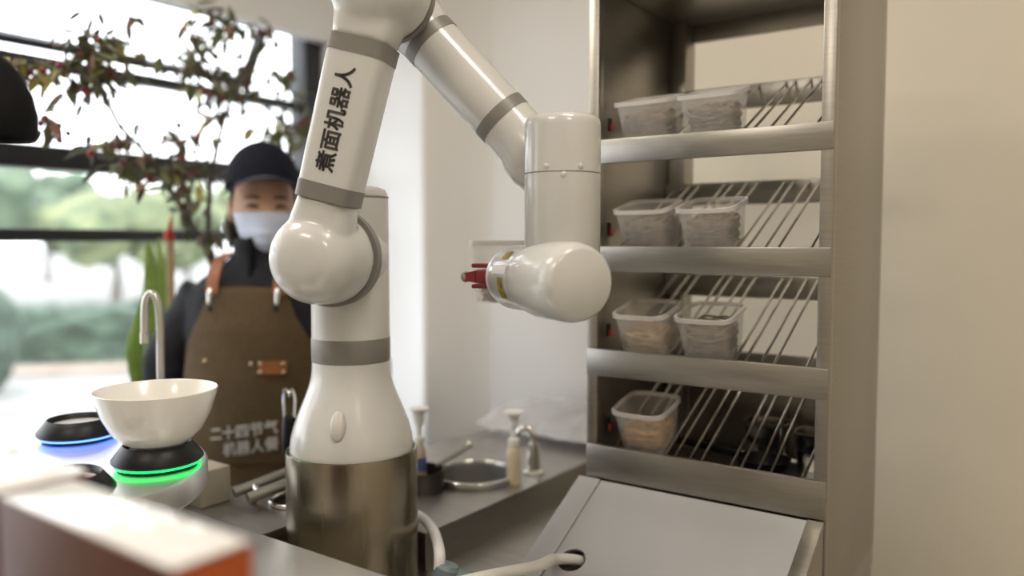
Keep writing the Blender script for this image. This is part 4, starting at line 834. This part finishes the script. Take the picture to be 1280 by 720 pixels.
# mask
def mk(a, b):
    th = (a - 0.5) * 2 * 1.22; z = -0.118 + 0.112 * b; q = head_pt(th, max(z, -0.105), 0.006)
    c = math.cos(th); bulge = 0.026 * max(0, c) ** 3 * math.sin(PI * (0.15 + 0.8 * b)) ; q.y -= bulge; q.z = z + 0.012 * (1 - max(0, c)) * (0.5 - b) * 2 * 0.8
    q += Vector((0, -0.0012 * math.sin(b * 26), 0)); return HM @ q
mb = MB(); mb.grid(mk, 28, 26, 0.0015); ms_ = obj('face_mask', mb, maskm, wrk)
for s in (-1, 1):
    e = HM @ Vector((s * 0.083, 0.022, 0.012)); e2 = HM @ Vector((s * 0.083, 0.026, -0.02)); a0 = mk(0.5 + s * 0.5, 0.92); a1 = mk(0.5 + s * 0.5, 0.08)
    mb = MB(); mb.tube(bez([a0, e, e2, a1], 6), 0.0014, 6); obj('ear_loop', mb, whitep, ms_)
# cap
HC = HM @ Matrix.Rotation(math.radians(-12), 4, 'X')
def cp3(th, ph, g): # dome over the head
    return HC @ Vector((math.sin(th) * math.cos(ph) * (0.092 + g), -math.cos(th) * math.cos(ph) * (0.110 + g) + 0.004, 0.060 + math.sin(ph) * (0.108 + g)))
mb = MB(); rings = [[cp3(2 * PI * k / 48, PI / 2 * i / 12 * 0.985, 0.0) for k in range(48)] for i in range(13)]; rings = [[HC @ (HC.inverted() @ p - Vector((0, 0, 0.010))) for p in rings[0]]] + rings
mb.loft(rings, False, True); cap_ = obj('cap', mb, capm, wrk)
def brim(a, b):
    th = (a - 0.5) * 2 * 1.12; base = Vector((math.sin(th) * 0.093, -math.cos(th) * 0.111 + 0.004, 0.060)); ext = 0.072 * b * max(0, math.cos(th * 0.9)) ** 0.6
    q = base + Vector((math.sin(th) * 0.35, -math.cos(th * 0.6), 0)).normalized() * ext; q.z += -0.030 * (math.sin(th) ** 2) - 0.020 * b; return HC @ q
mb = MB(); mb.grid(brim, 30, 8, 0.003); obj('brim', mb, mat('cap_brim_lit', (0.05, 0.054, 0.085), 0.7, var=0.1, scale=30), cap_)  # brim paler and bluer than the cap: light from below put into its colour
mb = MB(); mb.sphere(HC @ Vector((0, 0.004, 0.168)), 0.007, (1, 1, 0.5), 12, 8); obj('cap_button', mb, capm, cap_)
# hair: back of head, side locks and low tail
mb = MB()
rings = []
for i in range(12):
    z = -0.085 + 0.145 * i / 11; rings.append([HM @ head_pt(PI * 0.5 + PI * k / 24 if False else (PI * 0.47 + (2 * PI - 2 * PI * 0.47) * k / 24), z, 0.008) for k in range(25)])
for a, b in zip(rings, rings[1:]):
    pass
hv = [[mb.bm.verts.new(p) for p in r] for r in rings]
fs_ = [mb.bm.faces.new((hv[i][k], hv[i][k + 1], hv[i + 1][k + 1], hv[i + 1][k])) for i in range(11) for k in range(24)]
bmesh.ops.recalc_face_normals(mb.bm, faces=fs_); bmesh.ops.solidify(mb.bm, geom=fs_, thickness=0.004)
hr_ = obj('hair', mb, hairm, wrk)
for s in (-1, 1):
    mb = MB(); mb.tube([HM @ Vector((s * 0.076, 0.03, 0.01)), HM @ Vector((s * 0.078, 0.045, -0.05)), HM @ Vector((s * 0.07, 0.055, -0.10))], [0.008, 0.016, 0.012], 10); obj('side_lock', mb, hairm, hr_)
mb = MB(); mb.tube(bez([HM @ Vector((0, 0.095, -0.05)), HM @ Vector((0, 0.13, -0.10)), HM @ Vector((0, 0.12, -0.19))], 5), [0.02, 0.024, 0.026, 0.027, 0.027, 0.026, 0.024, 0.02, 0.016, 0.012, 0.005], 12); obj('pony_tail', mb, hairm, hr_)
